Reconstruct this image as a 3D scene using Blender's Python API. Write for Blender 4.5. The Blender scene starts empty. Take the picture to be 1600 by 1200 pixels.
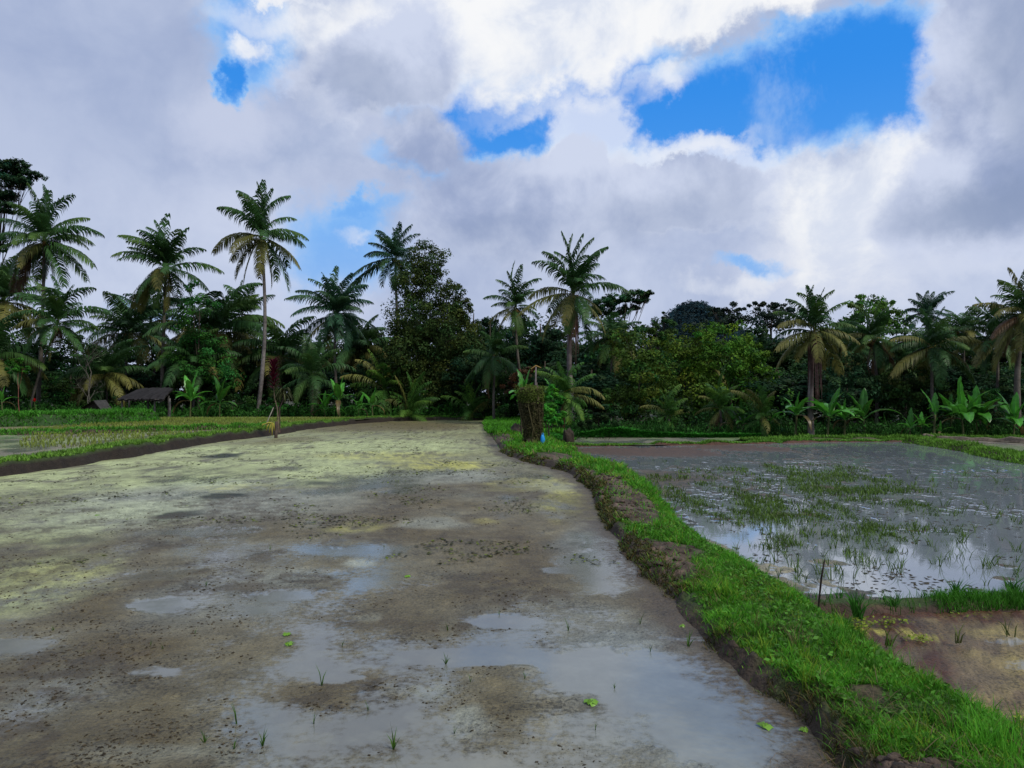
import bpy, math, random
import numpy as np
from mathutils import Vector
rng = np.random.default_rng(7)
random.seed(7)
PI = math.pi
F = 1164.0; CH = 2.0
TP = math.atan(22 / F)
ST, CT = math.sin(TP), math.cos(TP)
scene = bpy.context.scene
COL = scene.collection

# ---------------------------------------------------------------- survey helpers
def ray(px, py):
    a = (px - 800) / F; b = (600 - py) / F
    return a, CT - b * ST, ST + b * CT
def G(px, py, z=0.0):                      # where a sight line meets level ground z
    a, y, w = ray(px, py); t = (z - CH) / w
    return a * t, y * t
def at(px, py, Y):                         # point on a sight line at distance Y
    a, y, w = ray(px, py); t = Y / y
    return np.array([a * t, Y, CH + w * t])

# ---------------------------------------------------------------- noise
def _h(ix, iy, s):
    n = (ix.astype(np.int64) * 374761393 + iy.astype(np.int64) * 668265263 + s * 982451653) & 0x7fffffff
    n = ((n ^ (n >> 13)) * 1274126177) & 0x7fffffff
    n = (n ^ (n >> 16)) & 0xffffff
    return n / float(0xffffff)
def vn(x, y, s=0):
    x = np.asarray(x, float); y = np.asarray(y, float)
    ix = np.floor(x); iy = np.floor(y); fx = x - ix; fy = y - iy
    fx = fx * fx * (3 - 2 * fx); fy = fy * fy * (3 - 2 * fy)
    a = _h(ix, iy, s); b = _h(ix + 1, iy, s); c = _h(ix, iy + 1, s); d = _h(ix + 1, iy + 1, s)
    return (a * (1 - fx) + b * fx) * (1 - fy) + (c * (1 - fx) + d * fx) * fy
def fbm(x, y, o=4, s=0, g=0.5):
    t = 0; a = 1; n = 0
    for k in range(o):
        t = t + a * vn(x * 2 ** k + 17.3 * k, y * 2 ** k - 9.1 * k, s + k); n += a; a *= g
    return t / n
def ss(a, b, x):
    t = np.clip((x - a) / (b - a), 0, 1); return t * t * (3 - 2 * t)
def mix(a, b, t):
    t = np.asarray(t)[..., None]; return a * (1 - t) + np.asarray(b) * t

# ---------------------------------------------------------------- mesh builder
class MB:
    def __init__(s): s.v = []; s.c = []; s.q = []; s.t = []; s.n = 0; s.w = []
    def add(s, v, quads=None, tris=None, col=(1, 1, 1), w=None):
        v = np.asarray(v, float).reshape(-1, 3); k = len(v)
        c = np.asarray(col, float)
        if c.ndim == 1: c = np.tile(c, (k, 1))
        s.v.append(v); s.c.append(c[:, :3]); s.w.append(np.zeros(k) if w is None else w)
        if quads is not None and len(quads): s.q.append(np.asarray(quads, np.int64).reshape(-1, 4) + s.n)
        if tris is not None and len(tris): s.t.append(np.asarray(tris, np.int64).reshape(-1, 3) + s.n)
        s.n += k
    def build(s, name, mat, parent=None, smooth=False, origin=None):
        v = np.concatenate(s.v); c = np.concatenate(s.c); w = np.concatenate(s.w)
        if origin is not None: v = v - np.asarray(origin)
        q = np.concatenate(s.q) if s.q else np.zeros((0, 4), np.int64)
        t = np.concatenate(s.t) if s.t else np.zeros((0, 3), np.int64)
        me = bpy.data.meshes.new(name)
        me.vertices.add(len(v)); me.vertices.foreach_set('co', v.astype(np.float32).ravel())
        li = np.concatenate([q.ravel(), t.ravel()])
        me.loops.add(len(li)); me.loops.foreach_set('vertex_index', li.astype(np.int32))
        st = np.concatenate([np.arange(len(q)) * 4, len(q) * 4 + np.arange(len(t)) * 3])
        me.polygons.add(len(st)); me.polygons.foreach_set('loop_start', st.astype(np.int32))
        if smooth: me.polygons.foreach_set('use_smooth', np.ones(len(st), bool))
        me.update(calc_edges=True)
        a = me.color_attributes.new('Col', 'FLOAT_COLOR', 'POINT')
        a.data.foreach_set('color', np.concatenate([np.clip(c, 0, 1), w[:, None]], 1).astype(np.float32).ravel())
        b = me.attributes.new('wet', 'FLOAT', 'POINT'); b.data.foreach_set('value', w.astype(np.float32))
        me.materials.append(mat)
        o = bpy.data.objects.new(name, me); COL.objects.link(o)
        if parent is not None: o.parent = parent
        elif origin is not None: o.location = origin
        return o

def tag(o, label=None, cat=None, group=None, kind=None):
    if label: o['label'] = label
    if cat: o['category'] = cat
    if group: o['group'] = group
    if kind: o['kind'] = kind
    return o
def thing(name, loc, label, cat, group=None):
    o = bpy.data.objects.new(name, None); COL.objects.link(o)
    o.location = loc; o.empty_display_size = 0.2
    return tag(o, label, cat, group)
def copy_thing(o, loc, rz, sc, label=None):
    r = o.copy(); COL.objects.link(r); r.location = loc; r.rotation_euler = (0, 0, rz); r.scale = sc
    if label: r['label'] = label
    for ch in list(o.children):
        c = ch.copy(); COL.objects.link(c); c.parent = r
    return r

def tube(mb, P, R, n=7, col=(1, 1, 1), cap=True, jit=0.0):
    P = np.asarray(P, float); m = len(P); R = np.broadcast_to(np.asarray(R, float), (m,))
    T = np.gradient(P, axis=0); T /= np.linalg.norm(T, axis=1)[:, None] + 1e-9
    ref = np.array([0.13, 1, 0.07]) if abs(T[:, 1]).mean() < 0.8 else np.array([1, 0.1, 0])
    U = np.cross(T, ref); U /= np.linalg.norm(U, axis=1)[:, None] + 1e-9
    W = np.cross(T, U)
    a = np.arange(n) * 2 * PI / n
    V = P[:, None] + (np.cos(a)[None, :, None] * U[:, None] + np.sin(a)[None, :, None] * W[:, None]) * (R[:, None, None] * (1 + jit * (rng.random((m, n, 1)) - .5)))
    i = np.arange(m - 1)[:, None] * n; j = np.arange(n)[None]; k = (j + 1) % n
    Q = np.stack([i + j, i + k, i + n + k, i + n + j], -1).reshape(-1, 4)
    c = np.asarray(col, float)
    if c.ndim == 2: c = np.repeat(c, n, 0)
    tr = []
    V = V.reshape(-1, 3)
    if cap:
        V = np.concatenate([V, P[-1:]]); e = m * n
        tr = [[(m - 1) * n + x, (m - 1) * n + (x + 1) % n, e] for x in range(n)]
        if c.ndim == 2: c = np.concatenate([c, c[-1:]])
    mb.add(V, Q, tr, c)

def blades(mb, P, H, W, col, lean=0.5, az=None):
    """grass blades: 5 vertices each"""
    n = len(P)
    a = rng.random(n) * 2 * PI if az is None else az
    f = rng.random(n) * 2 * PI
    L = lean * (0.2 + rng.random(n))
    D = np.stack([np.cos(a) * L, np.sin(a) * L, np.ones(n)], 1); D /= np.linalg.norm(D, axis=1)[:, None]
    D2 = np.stack([np.cos(a) * L * 2.6, np.sin(a) * L * 2.6, np.ones(n)], 1); D2 /= np.linalg.norm(D2, axis=1)[:, None]
    S = np.stack([np.cos(f), np.sin(f), np.zeros(n)], 1) * W[:, None]
    b = P; m = P + D * (H * .55)[:, None]; t = m + D2 * (H * .5)[:, None]
    V = np.stack([b - S, b + S, m + S * .8, m - S * .8, t], 1)
    i = np.arange(n)[:, None] * 5
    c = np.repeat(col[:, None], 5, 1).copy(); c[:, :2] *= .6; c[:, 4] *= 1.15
    mb.add(V.reshape(-1, 3), i + np.array([[0, 1, 2, 3]]), i + np.array([[3, 2, 4]]), c.reshape(-1, 3))

def leaves(mb, C, N, L, W, col, bend=0.25):
    """leaf faces at centres C with normals N"""
    n = len(C)
    N = N / (np.linalg.norm(N, axis=1)[:, None] + 1e-9)
    r = rng.normal(size=(n, 3)); U = np.cross(N, r); U /= np.linalg.norm(U, axis=1)[:, None] + 1e-9
    S = np.cross(N, U)
    V = np.stack([C - U * L[:, None] * .5, C + S * W[:, None] * .5 - N * (W * bend)[:, None],
                  C + U * L[:, None] * .5 - N * (L * bend)[:, None], C - S * W[:, None] * .5 - N * (W * bend)[:, None]], 1)
    i = np.arange(n)[:, None] * 4
    mb.add(V.reshape(-1, 3), None, np.concatenate([i + np.array([[0, 1, 2]]), i + np.array([[0, 2, 3]])]), np.repeat(col, 4, 0))

# ---------------------------------------------------------------- materials
def newmat(name):
    m = bpy.data.materials.new(name); m.use_nodes = True
    nt = m.node_tree; p = nt.nodes['Principled BSDF']; return m, nt, p
def nd(nt, t, **k):
    n = nt.nodes.new(t)
    for a, b in k.items():
        if a.startswith('i_'):
            key = a[2:]; n.inputs[int(key) if key.isdigit() else key].default_value = b
        else: setattr(n, a, b)
    return n
def attr(nt, n='Col'): return nd(nt, 'ShaderNodeAttribute', attribute_name=n)
def vary(nt, src, scale, amt, detail=6):
    tc = nd(nt, 'ShaderNodeTexCoord'); nz = nd(nt, 'ShaderNodeTexNoise'); nz.inputs['Scale'].default_value = scale; nz.inputs['Detail'].default_value = detail
    nt.links.new(tc.outputs['Object'], nz.inputs['Vector'])
    mr = nd(nt, 'ShaderNodeMapRange'); mr.inputs['From Min'].default_value = .25; mr.inputs['From Max'].default_value = .75
    mr.inputs['To Min'].default_value = 1 - amt; mr.inputs['To Max'].default_value = 1 + amt
    nt.links.new(nz.outputs['Fac'], mr.inputs['Value'])
    vm = nd(nt, 'ShaderNodeVectorMath', operation='SCALE'); nt.links.new(src, vm.inputs[0]); nt.links.new(mr.outputs[0], vm.inputs['Scale'])
    return vm.outputs[0], nz
def leafmat(name, rough=.45, trans=.25, spec=.3, amt=.25, scale=3.0):
    m, nt, p = newmat(name)
    c, _ = vary(nt, attr(nt).outputs['Color'], scale, amt, 2)
    nt.links.new(c, p.inputs['Base Color']); p.inputs['Roughness'].default_value = rough
    p.inputs['Specular IOR Level'].default_value = spec
    tr = nd(nt, 'ShaderNodeBsdfTranslucent'); nt.links.new(c, tr.inputs['Color'])
    mx = nd(nt, 'ShaderNodeMixShader'); mx.inputs[0].default_value = trans
    nt.links.new(p.outputs[0], mx.inputs[1]); nt.links.new(tr.outputs[0], mx.inputs[2])
    nt.links.new(mx.outputs[0], nt.nodes['Material Output'].inputs['Surface'])
    return m
def solidmat(name, rough=.85, spec=.2, amt=.3, scale=8.0, bump=.0, bscale=30):
    m, nt, p = newmat(name)
    c, nz = vary(nt, attr(nt).outputs['Color'], scale, amt)
    nt.links.new(c, p.inputs['Base Color']); p.inputs['Roughness'].default_value = rough
    p.inputs['Specular IOR Level'].default_value = spec
    if bump:
        tc = nd(nt, 'ShaderNodeTexCoord'); n2 = nd(nt, 'ShaderNodeTexNoise'); n2.inputs['Scale'].default_value = bscale; n2.inputs['Detail'].default_value = 5
        nt.links.new(tc.outputs['Object'], n2.inputs['Vector'])
        b = nd(nt, 'ShaderNodeBump'); b.inputs['Strength'].default_value = bump; b.inputs['Distance'].default_value = .05
        nt.links.new(n2.outputs['Fac'], b.inputs['Height']); nt.links.new(b.outputs[0], p.inputs['Normal'])
    return m
M_leaf = leafmat('foliage', .6, .3, .08); M_frond = leafmat('palm_frond', .5, .25, .16, .2, 1.5)
M_grass = leafmat('grass_blades', .55, .3, .15, .2, 2.0); M_ban = leafmat('banana_leaf', .35, .35, .4, .2, 4)
M_bark = solidmat('bark', .9, .1, .4, 4, .6, 12); M_earth = solidmat('earth', .8, .25, .4, 6, .9, 22)
M_wood = solidmat('grey_wood', .85, .15, .4, 5, .3, 20); M_plain = solidmat('plain', .6, .3, .1, 5)
M_moss = solidmat('mossy_bark', .9, .1, .5, 5, .9, 14)
def paddymat(name, wcol, wior, wrough, ripple, e0=.15, e1=.85):
    """mud where the wet attribute is 0, standing water where it is 1"""
    m, nt, p = newmat(name); L = nt.links.new
    tc = nd(nt, 'ShaderNodeTexCoord')
    c, nz = vary(nt, attr(nt).outputs['Color'], 3.0, .22, 12)
    c1, nz2 = vary(nt, c, 45.0, .3, 6)
    # dark specks of worm casts and rotting matter
    n6 = nd(nt, 'ShaderNodeTexNoise'); n6.inputs['Scale'].default_value = 26; n6.inputs['Detail'].default_value = 9; n6.inputs['Roughness'].default_value = .75; L(tc.outputs['Object'], n6.inputs['Vector'])
    n7 = nd(nt, 'ShaderNodeTexNoise'); n7.inputs['Scale'].default_value = 1.6; n7.inputs['Detail'].default_value = 5; L(tc.outputs['Object'], n7.inputs['Vector'])
    q1 = nd(nt, 'ShaderNodeMath', operation='MULTIPLY_ADD'); L(n7.outputs['Fac'], q1.inputs[0]); q1.inputs[1].default_value = .35; L(n6.outputs['Fac'], q1.inputs[2])
    q2 = nd(nt, 'ShaderNodeMapRange', interpolation_type='SMOOTHSTEP'); q2.inputs['From Min'].default_value = .70; q2.inputs['From Max'].default_value = .80; q2.inputs['To Min'].default_value = 1; q2.inputs['To Max'].default_value = .38; L(q1.outputs[0], q2.inputs['Value'])
    q3 = nd(nt, 'ShaderNodeVectorMath', operation='SCALE'); L(c1, q3.inputs[0]); L(q2.outputs[0], q3.inputs['Scale']); c2 = q3.outputs[0]
    wet = attr(nt, 'wet').outputs['Fac']
    # break the water edge up finely
    n3 = nd(nt, 'ShaderNodeTexNoise'); n3.inputs['Scale'].default_value = 14; n3.inputs['Detail'].default_value = 10; n3.inputs['Roughness'].default_value = .65
    L(tc.outputs['Object'], n3.inputs['Vector'])
    a1 = nd(nt, 'ShaderNodeMath', operation='MULTIPLY_ADD'); a1.inputs[1].default_value = 2.2; a1.inputs[2].default_value = -1.1; L(n3.outputs['Fac'], a1.inputs[0])
    om = nd(nt, 'ShaderNodeMath', operation='SUBTRACT'); om.inputs[0].default_value = 1; L(wet, om.inputs[1])
    pw = nd(nt, 'ShaderNodeMath', operation='MULTIPLY'); L(om.outputs[0], pw.inputs[0]); L(wet, pw.inputs[1])
    pw2 = nd(nt, 'ShaderNodeMath', operation='MULTIPLY'); L(pw.outputs[0], pw2.inputs[0]); pw2.inputs[1].default_value = 4.0
    pw3 = nd(nt, 'ShaderNodeMath', operation='MULTIPLY'); L(pw2.outputs[0], pw3.inputs[0]); L(a1.outputs[0], pw3.inputs[1])
    a2 = nd(nt, 'ShaderNodeMath', operation='ADD'); L(wet, a2.inputs[0]); L(pw3.outputs[0], a2.inputs[1])
    mr = nd(nt, 'ShaderNodeMapRange', interpolation_type='SMOOTHSTEP'); mr.inputs['From Min'].default_value = e0; mr.inputs['From Max'].default_value = e1; L(a2.outputs[0], mr.inputs['Value'])
    fac = mr.outputs[0]
    L(c2, p.inputs['Base Color']); p.inputs['Roughness'].default_value = .46; p.inputs['Specular IOR Level'].default_value = .27
    b = nd(nt, 'ShaderNodeBump'); b.inputs['Strength'].default_value = .9; b.inputs['Distance'].default_value = .025
    n4 = nd(nt, 'ShaderNodeTexNoise'); n4.inputs['Scale'].default_value = 35; n4.inputs['Detail'].default_value = 8; L(tc.outputs['Object'], n4.inputs['Vector'])
    L(n4.outputs['Fac'], b.inputs['Height']); L(b.outputs[0], p.inputs['Normal'])
    n8 = nd(nt, 'ShaderNodeTexNoise'); n8.inputs['Scale'].default_value = 7; n8.inputs['Detail'].default_value = 5; L(tc.outputs['Object'], n8.inputs['Vector'])
    b8 = nd(nt, 'ShaderNodeBump'); b8.inputs['Strength'].default_value = .7; b8.inputs['Distance'].default_value = .06; L(n8.outputs['Fac'], b8.inputs['Height']); L(b8.outputs[0], b.inputs['Normal'])
    w = nd(nt, 'ShaderNodeBsdfPrincipled'); w.inputs['Roughness'].default_value = wrough; w.inputs['IOR'].default_value = wior
    wc = nd(nt, 'ShaderNodeMix', data_type='RGBA', blend_type='MIX'); wc.inputs[0].default_value = .6
    L(c, wc.inputs[6]); wc.inputs[7].default_value = (*wcol, 1); L(wc.outputs[2], w.inputs['Base Color'])
    b2 = nd(nt, 'ShaderNodeBump'); b2.inputs['Strength'].default_value = ripple; b2.inputs['Distance'].default_value = .01
    n5 = nd(nt, 'ShaderNodeTexNoise'); n5.inputs['Scale'].default_value = 9; n5.inputs['Detail'].default_value = 4
    L(tc.outputs['Object'], n5.inputs['Vector']); L(n5.outputs['Fac'], b2.inputs['Height']); L(b2.outputs[0], w.inputs['Normal'])
    mx = nd(nt, 'ShaderNodeMixShader'); L(fac, mx.inputs[0]); L(p.outputs[0], mx.inputs[1]); L(w.outputs[0], mx.inputs[2])
    L(mx.outputs[0], nt.nodes['Material Output'].inputs['Surface'])
    return m
M_mudL = paddymat('drained_paddy', (.15, .17, .17), 1.45, .13, .10)
M_mudR = paddymat('flooded_paddy', (.17, .20, .235), 2.15, .04, .035, .42, .58)

# ---------------------------------------------------------------- field layout
def curve(pts, z):
    w = np.array([G(a, b, z) for a, b in pts]); w = w[np.argsort(w[:, 1])]; return w
BL = curve([(1345, 1230), (1290, 1190), (1230, 1120), (1130, 1040), (1060, 960), (1000, 900), (960, 850), (935, 800), (922, 765), (882, 737), (820, 722), (785, 711), (773, 695), (762, 680), (757, 667)], 0)
BR = curve([(1640, 1200), (1600, 1165), (1500, 1110), (1400, 1045), (1325, 985), (1240, 935), (1160, 890), (1090, 850), (1045, 795), (1010, 755), (975, 737), (905, 718)], -.3)
def xBL(y): return np.interp(y, np.r_[0, BL[:, 1], 75], np.r_[1.95, BL[:, 0], -2.3]) + .09 * (vn(np.asarray(y) * 1.3, 0 * np.asarray(y), 3) - .5) + .10 * (vn(np.asarray(y) * 4.3, 0 * np.asarray(y), 4) - .5)
def xBR(y): return np.interp(y, np.r_[0, BR[:, 1], 36, 60], np.r_[3.5, BR[:, 0], 2.9, 3.2]) + .2 * (vn(np.asarray(y) * 1.1, 0 * np.asarray(y), 5) - .5)
LB = curve([(0, 746), (100, 731), (200, 715), (300, 697), (430, 680), (480, 671), (560, 662), (620, 658), (700, 656.5)], 0)
def xLB(y): return np.interp(y, np.r_[0, LB[:, 1]], np.r_[-11.5, LB[:, 0]]) + .25 * (vn(np.asarray(y) * .8, 0 * np.asarray(y), 6) - .5) + .12 * (vn(np.asarray(y) * 3, 0 * np.asarray(y), 8) - .5)
YFAR = 68.5

def spots(X, Y, lst, z):
    """ground patches: (px,py,rx,ry,amount) surveyed centre and half sizes -> summed weights"""
    out = np.zeros_like(X)
    for px, py, rx, ry, a in lst:
        cx, cy = G(px, py, z); d = cy
        _, y1 = G(px, py - ry, z) if py - ry > 632 else (0, cy * 1.6); _, y0 = G(px, py + ry, z)
        sy = max((y1 - y0) / 2, .05); sx = rx * d / F; cy = (y1 + y0) / 2
        wx = (fbm(X * 1.5 / sx, Y * 1.5 / sy, 3, 31) - .5) * .9; wy = (fbm(X * 1.5 / sx, Y * 1.5 / sy, 3, 57) - .5) * .9
        r = np.sqrt(((X - cx) / sx + wx) ** 2 + ((Y - cy) / sy + wy) ** 2)
        out += a * (1 - ss(.35, 1.15, r))
    return out

def grid(name, y0, y1, rows, cols, fx0, fx1, fn, mat, smooth=True):
    inv = np.linspace(1 / y0, 1 / y1, rows); Y = 1 / inv
    s = np.linspace(0, 1, cols)
    Xa = []
    for y in Y:
        a, b = float(fx0(y)), float(fx1(y)); va, vb = max(a, -.8 * y), min(b, .8 * y)
        if vb - va < .2: Xa.append(a + (b - a) * s); continue
        Xa.append(np.interp(s, [0, .04, .96, 1] if (va > a and vb < b) else ([0, .06, 1, 1.0001] if va > a else ([0, .94, 1] if vb < b else [0, 1])),
                            [a, va, vb, b] if (va > a and vb < b) else ([a, va, b, b] if va > a else ([a, vb, b] if vb < b else [a, b]))))
    X = np.array(Xa); YY = np.repeat(Y[:, None], cols, 1)
    Z, C, W = fn(X, YY)
    V = np.stack([X, YY, Z], -1).reshape(-1, 3)
    i = np.arange(rows - 1)[:, None] * cols + np.arange(cols - 1)[None]
    Q = np.stack([i, i + 1, i + cols + 1, i + cols], -1).reshape(-1, 4)
    mb = MB(); mb.add(V, Q, None, C.reshape(-1, 3), W.ravel())
    return tag(mb.build(name, mat, smooth=smooth), kind='structure')

# --- left paddy ------------------------------------------------------------
def left_paddy(X, Y):
    big = fbm(X * .35, Y * .22, 5, 11); mid = fbm(X * 1.3, Y * 1.0, 5, 12); fine = fbm(X * 7, Y * 7, 4, 13); vf = fbm(X * 28, Y * 28, 3, 14)
    brown = np.array([.098, .080, .037]); grey = np.array([.145, .136, .090]); algae = np.array([.40, .46, .22]); yel = np.array([.42, .42, .10]); pale = np.array([.34, .38, .33]); dk = np.array([.07, .06, .045])
    C = mix(grey[None, None], brown, ss(.4, .62, mid * .5 + big * .5))
    al = spots(X, Y, [(150, 760, 380, 48, 1.), (60, 830, 260, 60, .75), (420, 735, 300, 22, .8), (40, 910, 120, 50, .6), (560, 700, 260, 16, .55), (330, 705, 160, 12, .8), (20, 940, 120, 40, .5)], 0)
    al = np.clip(al + .5 * ss(17, 30, Y), 0, 1) * ss(.25, .55, mid * .6 + fine * .4)
    C = mix(C, algae, np.clip(al, 0, 1) * .85)
    C = mix(C, pale, np.clip(spots(X, Y, [(300, 800, 300, 60, .6), (700, 745, 160, 14, .6), (680, 818, 60, 12, 1), (560, 880, 30, 8, .7), (575, 965, 30, 8, .6), (650, 1075, 60, 20, .6), (730, 1130, 50, 30, .6), (860, 760, 60, 12, .6), (450, 900, 90, 20, .4), (230, 1180, 200, 25, .3)], 0), 0, 1) * .8)
    ye = spots(X, Y, [(690, 727, 110, 9, 1.2), (900, 790, 70, 28, .8), (830, 755, 90, 14, .5), (600, 712, 120, 8, .6), (380, 762, 80, 9, .5), (560, 825, 60, 10, .4), (760, 815, 30, 6, .5), (60, 905, 70, 40, .5)], 0)
    C = mix(C, yel, np.clip(ye, 0, 1) * ss(.3, .6, fine * .6 + mid * .4) * .85)
    br = spots(X, Y, [(610, 667, 210, 9, 1.2), (440, 690, 60, 8, .7), (760, 860, 200, 70, .7), (620, 800, 180, 30, .7), (640, 960, 160, 60, .6), (860, 880, 90, 60, .5), (250, 1010, 260, 60, .45), (520, 1080, 120, 40, .8), (900, 1100, 60, 20, .6), (1000, 940, 120, 14, .6), (1085, 1000, 40, 25, .8), (770, 690, 70, 20, .3)], 0)
    C = mix(C, brown * np.array([1.0, .93, .85]), np.clip(br, 0, 1) * .8)
    gr = spots(X, Y, [(960, 860, 110, 50, .9), (900, 980, 180, 60, .5), (1020, 1080, 200, 110, .9), (1150, 1180, 160, 60, .9), (340, 940, 160, 60, .5), (60, 1090, 120, 60, .4)], 0)
    C = mix(C, np.array([.17, .195, .19]), np.clip(gr, 0, 1) * .75)
    dp = spots(X, Y, [(345, 775, 45, 7, 1.4), (272, 806, 42, 10, 1.0), (350, 712, 35, 4, 1.3), (385, 840, 20, 4, .3), (500, 755, 40, 4, .8), (900, 850, 24, 4, .5), (130, 845, 70, 8, .5), (1150, 990, 50, 50, .35), (260, 900, 60, 10, .3)], 0)
    C = mix(C, np.array([.022, .028, .012]), np.clip(dp * (.75 + .5 * fine), 0, 1))
    C = C * (.70 + .6 * fine[..., None]) * (.8 + .4 * vf[..., None])
    near = ss(12, 4, Y); C = C * (1 - .12 * near[..., None])
    pat = fbm(X * .9 + 40, Y * .75, 5, 15); C = mix(C, np.array([.050, .038, .020]), ss(.50, .64, pat) * ss(.35, .6, fine) * .75 * ss(26, 12, Y))
    dkp = spots(X, Y, [(520, 1085, 130, 40, 1), (780, 975, 90, 60, .8), (200, 1060, 220, 40, .7), (560, 970, 110, 26, .7), (640, 1150, 200, 40, .7), (950, 1105, 70, 20, .8), (120, 1150, 180, 40, .6), (880, 870, 90, 40, .5), (230, 900, 60, 14, .6), (1010, 935, 90, 10, .7), (750, 1010, 180, 16, .7)], 0)
    C = mix(C, np.array([.050, .042, .026]), np.clip(dkp, 0, 1) * ss(.3, .62, fine * .6 + mid * .4) * .75)
    edge = ss(.55, .05, np.abs(X - xBL(Y)) + .25 * (fine - .5)) * (Y < 40)
    C = mix(C, np.array([.06, .045, .03]), edge * .85)
    h = (big - .5) * .05 + (mid - .5) * .05
    wt = spots(X, Y, [(720, 1027, 110, 14, 1.3), (530, 1058, 40, 9, 1.2), (250, 945, 55, 12, 1.0), (1090, 1000, 60, 8, .9), (830, 1030, 60, 12, .8), (240, 1050, 50, 10, .5), (960, 870, 130, 40, .7), (1020, 1060, 180, 60, .7), (1150, 1150, 140, 60, .7), (450, 930, 70, 14, .6), (870, 890, 60, 6, .9), (30, 1010, 90, 16, .3), (560, 860, 110, 12, .35), (780, 970, 60, 12, .6), (820, 745, 60, 8, .4), (340, 830, 90, 14, .3)], 0)
    lvl = -.006 + wt * .04 - np.clip(br, 0, 1) * .02
    clod = np.clip(fine - .5, 0, 1) * .05 * ss(.35, .6, mid) + (vf - .5) * .008
    Z = h + clod
    wet = ss(-.012, .020, lvl - h) * (1 - .6 * ss(14, 24, Y))
    Z = np.where(Z < lvl, lvl * .0 - .004, Z * .55) * (Y < 1e9)
    Z = np.clip(Z, -.01, .05) * ss(.0, .3, np.abs(X - xBL(Y)))
    wet = np.clip(wet * .9 + .08, 0, 1) * (1 - edge * .6)
    return Z, C, wet
grid('paddy_mud', 2.2, YFAR, 560, 760, lambda y: xLB(y) - .3, lambda y: xBL(y) + .35 + (y > 41) * .9, left_paddy, M_mudL)

# --- right flooded paddy ------------------------------------------------------
ZR = -.3
def xRfar(y): return np.interp(y, [0, 8, 25.6, 32.7, 38.5, 60], [14, 15.5, 17.6, 19.4, 20.2, 22]) + .3 * (vn(np.asarray(y) * .7, 0 * np.asarray(y), 9) - .5)
def flooded(X, Y):
    big = fbm(X * .5, Y * .4, 5, 21); mid = fbm(X * 2.2, Y * 1.6, 5, 22); fine = fbm(X * 9, Y * 7, 4, 23)
    mud = np.array([.085, .060, .035]); red = np.array([.066, .032, .014]); dk = np.array([.022, .024, .012]); sand = np.array([.27, .25, .17])
    C = mix(mud[None, None], dk, ss(.4, .6, fine))
    isl = spots(X, Y, [(1000, 707, 180, 10, 1.6), (1150, 700, 110, 8, 1.2), (1100, 740, 130, 12, .6), (1030, 745, 60, 20, .6), (1450, 830, 70, 5, .4), (1130, 812, 25, 4, 1), (1230, 805, 50, 6, .8), (1300, 762, 30, 5, .9), (1290, 880, 45, 8, 1.), (1180, 890, 90, 16, .8), (1270, 912, 70, 14, .7), (1570, 905, 25, 4, 1.2), (1575, 885, 22, 4, 1.2), (1520, 922, 20, 4, .8), (1350, 742, 30, 4, .5), (1530, 860, 30, 3, .6), (1110, 860, 60, 20, .5), (1340, 935, 90, 14, .5), (1060, 770, 60, 25, .7), (1000, 745, 60, 14, 1.0), (1150, 760, 110, 22, .55), (1300, 725, 160, 12, .35), (1560, 800, 80, 14, .45), (1250, 850, 80, 10, .35)], ZR)
    rd = spots(X, Y, [(1000, 706, 190, 10, 1.3), (1150, 699, 120, 8, 1.3), (1290, 700, 90, 6, 1), (1300, 762, 40, 6, .7), (1240, 805, 60, 6, .7), (1425, 830, 30, 3, 1)], ZR)
    C = mix(C, red * (.3 + 1.4 * fine[..., None]), np.clip(rd, 0, 1) * .8)
    sd = spots(X, Y, [(1180, 890, 100, 18, 1), (1270, 915, 80, 16, .8), (1110, 855, 50, 20, .9), (1290, 880, 45, 8, .6), (1550, 895, 60, 12, .5)], ZR)
    C = mix(C, sand, np.clip(sd, 0, 1) * .7)
    C = C * (.7 + .6 * fine[..., None])
    debris = 1.2 * ss(.56, .60, fine * .55 + mid * .45) * ss(9, 16, Y) + 1.1 * ss(.60, .64, fbm(X * 4, Y * 3, 4, 29)) * ss(9, 20, Y)
    ed = ss(.5, .1, X - xBR(Y)) * .6 + ss(9.6, 8.6, Y) * .35
    land = isl * (.35 + 1.3 * fine) + debris * .55 + ed + .9 * (big - .62)
    wet = 1 - ss(.35, .75, land)
    Z = ZR + np.where(wet < .5, (.5 - wet) * .05 * fine, 0)
    C = mix(C, np.array([.15, .175, .19]), wet * .9)
    return Z, C, wet
grid('paddy_water', 8.35, 39.5, 330, 620, lambda y: xBR(y) - .35, lambda y: xRfar(y) + .3, flooded, M_mudR)

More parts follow.
